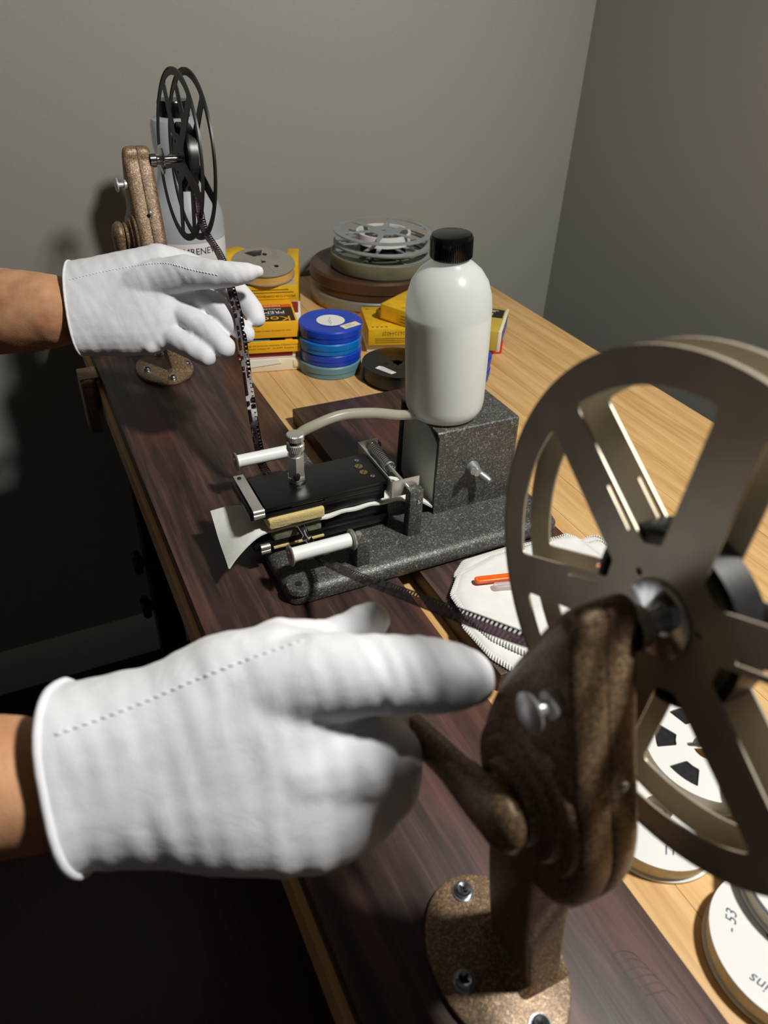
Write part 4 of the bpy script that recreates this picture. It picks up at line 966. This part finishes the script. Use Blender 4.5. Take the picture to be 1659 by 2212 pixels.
MB().lathe([(0.0388, 0.0118), (0.0395, 0.0118), (0.0395, 0.0132), (0.0388, 0.0132)], m4_, 56, close=True).done('blue_band', 'blue_card', r4)
r5, m5_ = small_reel('film_reel', 'translucent white reel with a grey window at the right edge between the white reels', (0.3420, 0.1180, 0.0298), 0.0385, 0.0142, 'reel_white', 'film_edge', 3, (0.40, 0.80), 0.40, group=G6, axle=0.0085, rotation=2.6)
MB().lathe([(0.0145, 0.01275), (0.0330, 0.01275)], m5_, 48).done('dark_film_side', 'film_dark', r5)
def pen(body, size, mx_, r_, a, parent, h=0.0145, rot=0.0):
    return text(body, size, mx_ @ rotz(math.radians(a)) @ T(r_, 0, h) @ rotz(math.radians(-90 + rot)), 'ink', parent, 'handwriting', shear=0.25)
pen('15.3', 0.0075, m1, 0.0270, 40, r1, rot=0); pen('12', 0.0080, m1, 0.0270, -78, r1, rot=0); pen('11', 0.0080, m1, 0.0270, -118, r1, rot=0)
pen('dphins', 0.0085, m3_, 0.0290, -155, r3, rot=0); pen('- 53', 0.0080, m3_, 0.0290, 130, r3, rot=0)

# ------------------------------------------------------------------ the film
def ribbon(name, label, ctrl, width=0.0080, pitch=0.00381):
    """ctrl: list of (centre, width direction). perforations along one edge are real holes"""
    C_ = crom([c for c, d in ctrl], 24); D_ = crom([Vector(d) for c, d in ctrl], 24)
    cum = [0.0]
    for a, c in zip(C_, C_[1:]): cum.append(cum[-1] + (c - a).length)
    def sample(s_):
        lo_, hi = 0, len(cum) - 1
        while hi - lo_ > 1:
            mid = (lo_ + hi) // 2
            if cum[mid] <= s_: lo_ = mid
            else: hi = mid
        t_ = (s_ - cum[lo_]) / max(1e-9, cum[hi] - cum[lo_]); t_ = max(0, min(1, t_))
        c = C_[lo_].lerp(C_[hi], t_); d = D_[lo_].lerp(D_[hi], t_); tn = (C_[hi] - C_[lo_]).normalized()
        d = (d - tn * d.dot(tn)).normalized(); return c, d
    N = int(cum[-1] / pitch); us = [0.0, 0.11, 0.325, 0.6, 1.0]; b2 = bmesh.new(); uvl = b2.loops.layers.uv.new('UVMap'); prev = None; rows = []
    for i in range(N):
        for fr2 in (0.0, 0.33):
            s_ = (i + fr2) * pitch; c, d = sample(s_); rows.append((s_ / pitch, [b2.verts.new(c + d * (u - 0.5) * width) for u in us]))
    for k in range(len(rows) - 1):
        for j in range(len(us) - 1):
            if j == 1 and k % 2 == 0: continue
            f = b2.faces.new((rows[k][1][j], rows[k][1][j + 1], rows[k + 1][1][j + 1], rows[k + 1][1][j]))
            for l, (uu, vv_) in zip(f.loops, ((us[j], rows[k][0]), (us[j + 1], rows[k][0]), (us[j + 1], rows[k + 1][0]), (us[j], rows[k + 1][0]))): l[uvl].uv = (uu, vv_)
    bmesh.ops.solidify(b2, geom=list(b2.faces), thickness=0.00014)
    m_ = MB(); m_.bm.free(); m_.bm = b2
    return m_.done(name, 'film', None, 60, label=label, cat='film strip')
GRIP = at(499, 622, 0.676)
wx_ = Vector((-1, 0, 0))
ribbon('film_strip', 'dark perforated cine film running from the far reel through the cleaner to the near reel', [
    ((0.1905, FY - 0.0250, 0.2280), (-1, 0, 0)), ((0.1900, FY - 0.032, 0.222), (-1, 0, 0)), (at(440, 492, 0.745), (-1, 0.1, 0)), (at(472, 545, 0.715), (-0.75, 0.6, 0.2)), (at(491, 590, 0.688), (-0.9, 0.3, 0.0)),
    (GRIP, (-1, -0.1, 0.05)), (at(519, 700, 0.676), (-1, -0.12, 0.05)), (at(538, 840, 0.668), (-1, -0.1, 0)), (at(552, 930, 0.666), (-1, -0.05, 0)),
    ((0.1665, 0.5672, 0.0600), wx_), ((0.1655, 0.5610, 0.0520), wx_), ((0.1640, 0.5400, 0.0535), wx_), ((0.1625, 0.5050, 0.0568), wx_), ((0.1620, 0.4560, 0.0566), wx_),
    ((0.1628, 0.4400, 0.0530), wx_), ((0.1640, 0.4260, 0.0495), wx_), ((0.1650, 0.4120, 0.0515), wx_), ((0.1662, 0.3690, 0.0730), (-0.95, -0.1, -0.2)), ((0.1690, 0.3000, 0.1110), (-0.8, -0.28, -0.5)), ((0.1715, 0.2300, 0.1500), (-0.75, -0.3, -0.55)), ((0.1735, 0.1750, 0.1820), (-0.9, -0.2, -0.3)), ((0.1738, NY + 0.012, 0.2180), wx_), ((0.1738, NY, 0.2165), wx_)])

# ------------------------------------------------------------------ the person: gloved hands and forearms
def capsules(chains, voxel=0.0016, smooth=6, wrinkle=None, loft=None):
    """union of tapered limbs -> one smooth continuous skin"""
    bm = bmesh.new()
    def cap(a, ra, c, rb):
        d = c - a; L = d.length
        prof = []
        for k in range(6): t_ = math.pi / 2 * k / 5; prof.append((ra * math.sin(t_), -ra * math.cos(t_)))
        for k in range(6): t_ = math.pi / 2 * k / 5; prof.append((rb * math.cos(t_), L + rb * math.sin(t_)))
        m_ = MB(); m_.lathe(prof, axis_m(a, d if L > 1e-6 else (0, 0, 1)), 18)
        me_ = bpy.data.meshes.new('t'); m_.bm.to_mesh(me_); m_.bm.free(); bm.from_mesh(me_); bpy.data.meshes.remove(me_)
    if loft:
        rings = []; NS = 28
        for xt, yt, xb, yb, dd, th in loft:
            a = at(xt, yt, dd); c = at(xb, yb, dd); mid = (a + c) / 2; hv = (a - c) / 2; vd = (mid - CC).normalized()
            vd = (vd - hv.normalized() * vd.dot(hv.normalized())).normalized()
            sp = lambda t_: math.copysign(abs(t_) ** 0.82, t_)
            rings.append([bm.verts.new(mid + hv * sp(math.cos(2 * math.pi * k / NS)) + vd * (th / 1000) * sp(math.sin(2 * math.pi * k / NS))) for k in range(NS)])
        for a, c in zip(rings, rings[1:]):
            for k in range(NS): bm.faces.new((a[k], a[(k + 1) % NS], c[(k + 1) % NS], c[k]))
        bm.faces.new(rings[0][::-1]); bm.faces.new(rings[-1]); bmesh.ops.recalc_face_normals(bm, faces=bm.faces)
    for chn in chains:
        pts = [(at(p[0], p[1], p[2]), p[3] / 1000) if not isinstance(p[0], Vector) else (p[0], p[1] / 1000) for p in chn]
        for (a, ra), (c, rb) in zip(pts, pts[1:]): cap(a, ra, c, rb)
    me = bpy.data.meshes.new('raw'); bm.to_mesh(me); bm.free()
    o = bpy.data.objects.new('raw', me); COL.objects.link(o)
    md = o.modifiers.new('r', 'REMESH'); md.mode = 'VOXEL'; md.voxel_size = voxel
    ms = o.modifiers.new('s', 'SMOOTH'); ms.factor = 0.5; ms.iterations = smooth
    dg = bpy.context.evaluated_depsgraph_get(); dg.update()
    out = bpy.data.meshes.new_from_object(o.evaluated_get(dg)); bpy.data.objects.remove(o); bpy.data.meshes.remove(me)
    if wrinkle:
        nv = len(out.vertices); nn = [v.normal.copy() for v in out.vertices]; cc = [v.co.copy() for v in out.vertices]; fl_ = []
        for c, n_ in zip(cc, nn): fl_.extend(c + n_ * wrinkle(c))
        out.vertices.foreach_set('co', fl_); out.update()
    for p in out.polygons: p.use_smooth = True
    return out

def cut_open(me, p0, n, keep_positive=True):
    """slice the glove open at the wrist; returns ordered boundary loop"""
    bm = bmesh.new(); bm.from_mesh(me)
    bmesh.ops.bisect_plane(bm, geom=list(bm.verts) + list(bm.edges) + list(bm.faces), plane_co=p0, plane_no=n, clear_outer=False, clear_inner=True)
    be = [e for e in bm.edges if len(e.link_faces) == 1]
    loops = []; left = set(be)
    while left:
        e = left.pop(); lp_ = [e.verts[0], e.verts[1]]
        while True:
            nx = [f for f in lp_[-1].link_edges if f in left]
            if not nx: break
            left.discard(nx[0]); lp_.append(nx[0].other_vert(lp_[-1]))
        loops.append([v.co.copy() for v in lp_])
    bm.to_mesh(me); bm.free()
    for p in me.polygons: p.use_smooth = True
    return max(loops, key=len)

person = thing('person', 'person in white cotton gloves pinching the film and turning the near crank', 'person', (-0.70, 0.58, FLOOR))

def stitches(glove_me, px_path, parent, name, step=0.0030, r=0.0005):
    bv = BVHTree.FromPolygons([v.co for v in glove_me.vertices], [tuple(p.vertices) for p in glove_me.polygons])
    pts = []
    pp = crom([Vector((x, y, 0)) for x, y in px_path], 20)
    for p in pp:
        d = (at(p.x, p.y, 1.0) - CC).normalized(); h = bv.ray_cast(CC, d)
        if h[0] is not None: pts.append((h[0], h[1]))
    st = MB(); acc = 0.0
    gr = MB()
    for (a, na), (c, nc) in zip(pts, pts[1:]):
        L = (c - a).length
        if L > 0.01 or L < 1e-7: continue
        tn = (c - a).normalized()
        while acc < L:
            p = a.lerp(c, acc / L); sd = tn.cross(na).normalized()
            st.tube([p - tn * 0.0012 - sd * 0.0004 - na * 0.0002, p + na * 0.00030, p + tn * 0.0012 + sd * 0.0004 - na * 0.0002], [r * 0.7, r, r * 0.7], 6)
            acc += step
        acc -= L
    st.done(name, 'glove', parent, 60)
    return pts

# -- far (left) hand
DF = 0.695
def wr_far(co):
    return 0.0009 * noise.noise(co * 45) + 0.0004 * noise.noise(Vector((co.x * 170 + co.z * 60, co.y * 40, co.z * 40)))
far_loft = [(60, 575, 45, 770, .700, 26), (100, 570, 85, 769, .700, 27), (143, 566, 125, 767, .700, 27), (220, 552, 210, 768, .700, 25), (290, 538, 285, 769, .699, 23), (345, 527, 345, 764, .698, 20), (385, 537, 382, 735, .699, 16), (412, 565, 405, 690, .700, 10)]
far_chains = [
    [(280, 620, .694, 17), (345, 602, .688, 18), (400, 590, .677, 16.0), (455, 592, .666, 12.5), (510, 592, .660, 10.2), (535, 589, .660, 8.8), (557, 586, .660, 5.5)],
    [(340, 565, .700, 16), (400, 572, .706, 13), (455, 592, .708, 11), (515, 632, .702, 10), (548, 672, .694, 9.2), (555, 688, .692, 8)],
    [(370, 610, .706, 14), (415, 636, .698, 11.2), (464, 656, .691, 10.6), (502, 696, .687, 10), (531, 722, .685, 8.8)],
    [(365, 660, .704, 14), (401, 682, .692, 11.3), (448, 714, .684, 11), (485, 750, .679, 10)],
    [(345, 712, .702, 14), (386, 737, .690, 11), (420, 755, .683, 10.4), (445, 770, .680, 9.4)],
    [(410, 630, .692, 5.0), (388, 668, .690, 6.5), (352, 735, .692, 8)],
    [(380, 640, .690, 5), (352, 700, .689, 6.0), (325, 748, .692, 7)],
]
gme = capsules(far_chains, 0.0015, 5, wr_far, far_loft)
pa, pb = at(172, 566, .70), at(158, 768, .70)
nrm = (at(300, 640, .70) - at(140, 660, .70)).normalized()
hem = cut_open(gme, (pa + pb) / 2, nrm)
gl = link('glove', gme, 'glove', person, label='white cotton glove pinching the film')
gworld = gme.copy(); gworld.transform(Matrix.Translation(root_loc(person)))
MB().tube(hem, 0.0011, 8, cap=False).done('cuff_hem', 'thread', gl, 80)
stitches(gworld, [(152, 604), (200, 592), (260, 580), (310, 572), (355, 569), (380, 573), (415, 583), (450, 590), (470, 594)], gl, 'seam_stitching')
def wr_skin(co): return 0.0009 * noise.noise(co * 28) + 0.0004 * noise.noise(co * 90)

# -- near (right) hand
def wr_near(co):
    return (0.0007 * noise.noise(Vector((co.x * 260, co.y * 25, co.z * 60))) if co.x > 0.085 else 0) + 0.0009 * noise.noise(co * 32) + 0.0006 * noise.noise(Vector((co.x * 150, co.y * 35, co.z * 30)))
near_loft = [(20, 1510, 30, 1895, .303, 28), (55, 1493, 75, 1897, .303, 31), (85, 1480, 118, 1895, .303, 31), (180, 1470, 200, 1866, .304, 28), (320, 1438, 330, 1866, .305, 27), (460, 1372, 470, 1878, .305, 27), (590, 1345, 600, 1886, .306, 27), (690, 1362, 700, 1878, .309, 26), (770, 1385, 785, 1840, .313, 24), (840, 1440, 845, 1795, .317, 19), (890, 1560, 885, 1740, .321, 10)]
near_chains = [
    [(560, 1490, .301, 20), (700, 1464, .294, 18), (790, 1458, .290, 16.0), (880, 1459, .288, 15.0), (950, 1460, .288, 14.2), (1008, 1465, .290, 11.8), (1040, 1471, .291, 6.5)],
    [(560, 1440, .308, 16), (600, 1397, .316, 12.2), (700, 1395, .330, 11), (780, 1362, .338, 10), (800, 1340, .342, 8.8)],
    [(790, 1625, .322, 20), (850, 1620, .338, 11), (830, 1560, .352, 10.5), (740, 1545, .352, 10)],
    [(790, 1690, .322, 18), (845, 1690, .340, 10.5), (810, 1640, .356, 10), (720, 1620, .356, 9.5)],
    [(760, 1755, .322, 16), (800, 1755, .342, 10), (770, 1700, .356, 9.5), (690, 1690, .356, 9)],
    [(520, 1650, .306, 26), (660, 1640, .304, 24.5), (770, 1628, .3035, 20.5), (838, 1634, .306, 14.5), (836, 1700, .310, 14)],
]
gme = capsules(near_chains, 0.0016, 11, wr_near, near_loft)
pa, pb = at(140, 1490, .303), at(190, 1890, .303)
nrm = (at(500, 1610, .305) - at(100, 1690, .305)).normalized()
hem = cut_open(gme, (pa + pb) / 2, nrm)
gl2 = link('glove', gme, 'glove', person, label='white cotton glove holding the crank')
gworld = gme.copy(); gworld.transform(Matrix.Translation(root_loc(person)))
MB().tube(hem, 0.0018, 8, cap=False).done('cuff_hem', 'glove', gl2, 80)
stitches(gworld, [(125, 1585), (220, 1552), (320, 1513), (420, 1470), (520, 1430), (600, 1402), (650, 1385)], gl2, 'seam_stitching', 0.0034, 0.0006)

# -- body: one continuous figure leaning over the left edge of the table, both forearms reaching into view
V = Vector
elF, elN = V((-0.200, 0.840, 0.100)), V((-0.185, 0.285, 0.128)); shF, shN = V((-0.375, 0.765, 0.400)), V((-0.375, 0.395, 0.400))
body_chains = [
    [(210, 668, .702, 20), (160, 670, .703, 26), (110, 672, .706, 34), (60, 673, .712, 38), (-60, 676, .722, 41), (elF, 42), (shF, 52)],
    [(90, 640, .708, 20), (0, 630, .71, 22)],
    [(260, 1685, .305, 17), (160, 1695, .305, 22), (80, 1698, .305, 26.5), (0, 1700, .304, 28.5), (-200, 1720, .302, 33), (elN, 40), (shN, 52)],
    [(shF, 58), (V((-0.385, 0.58, 0.425)), 75), (shN, 58)],
    [(V((-0.400, 0.66, 0.370)), 98), (V((-0.54, 0.645, 0.190)), 100), (V((-0.69, 0.655, 0.040)), 100)],
    [(V((-0.400, 0.50, 0.370)), 98), (V((-0.54, 0.515, 0.190)), 100), (V((-0.69, 0.505, 0.040)), 100)],
    [(V((-0.375, 0.58, 0.440)), 60), (V((-0.335, 0.58, 0.520)), 52)],
    [(V((-0.320, 0.58, 0.640)), 82), (V((-0.295, 0.58, 0.600)), 78), (V((-0.255, 0.58, 0.545)), 48)],
    [(V((-0.232, 0.58, 0.612)), 14), (V((-0.208, 0.58, 0.590)), 12)],
    [(V((-0.320, 0.662, 0.610)), 12), (V((-0.318, 0.664, 0.580)), 9)], [(V((-0.320, 0.498, 0.610)), 12), (V((-0.318, 0.496, 0.580)), 9)],
]
for sy in (0.675, 0.485):
    body_chains.append([(V((-0.70, sy, 0.000)), 92), (V((-0.630, sy, -0.330)), 62), (V((-0.715, sy, -0.640)), 42), (V((-0.715, sy, -0.690)), 40), (V((-0.600, sy, -0.705)), 28)])
bme = capsules([[((p[0], p[1]) if isinstance(p[0], Vector) else p) for p in c] for c in body_chains], 0.0035, 8, wr_skin)
link('body', bme, 'skin', person)
M['shirt'] = cloth_mat('charcoal_shirt', rgb(52, 54, 60), 1200, 0.3, 40, 0.5); M['trousers'] = cloth_mat('dark_blue_trousers', rgb(36, 42, 60), 1200, 0.3, 40, 0.5)
link('shirt', capsules([[(elF.lerp(shF, 0.28), 58), (shF, 66)], [(elN.lerp(shN, 0.28), 58), (shN, 66)], [(shF, 68), (V((-0.385, 0.58, 0.425)), 84), (shN, 68)],
    [(V((-0.400, 0.66, 0.370)), 108), (V((-0.54, 0.645, 0.190)), 110), (V((-0.68, 0.65, 0.055)), 112)], [(V((-0.400, 0.50, 0.370)), 108), (V((-0.54, 0.515, 0.190)), 110), (V((-0.68, 0.51, 0.055)), 112)]], 0.005, 6), 'shirt', person)
link('trousers', capsules([[(V((-0.69, 0.65, 0.030)), 106), (V((-0.69, 0.51, 0.030)), 106)]] + [[(V((-0.70, sy, 0.000)), 104), (V((-0.630, sy, -0.330)), 76), (V((-0.715, sy, -0.640)), 58)] for sy in (0.675, 0.485)], 0.005, 6), 'trousers', person)
for sy in (0.675, 0.485):
    link('shoe', capsules([[(V((-0.735, sy, -0.692)), 46), (V((-0.660, sy, -0.692)), 46), (V((-0.560, sy, -0.700)), 39)]], 0.004, 4), 'black_matte', person)
link('hair', capsules([[(V((-0.338, 0.58, 0.655)), 80), (V((-0.352, 0.58, 0.610)), 70)], [(V((-0.310, 0.58, 0.690)), 52), (V((-0.330, 0.58, 0.68)), 60)]], 0.004, 4), plain('dark_hair', rgb(44, 34, 28), 0.6, 0, 0.3, 300), person)
for sy in (0.608, 0.552):
    MB().ball((-0.2345, sy, 0.6270), 0.0105, 14).done('eye', 'white_print', person)
    MB().ball((-0.2258, sy, 0.6235), 0.0046, 10).done('iris', 'black_matte', person)
MB().tube(crom([(-0.2085, 0.560, 0.5560), (-0.2045, 0.58, 0.5540), (-0.2085, 0.600, 0.5560)], 5), 0.0042, 8).done('mouth', 'dark_red', person)
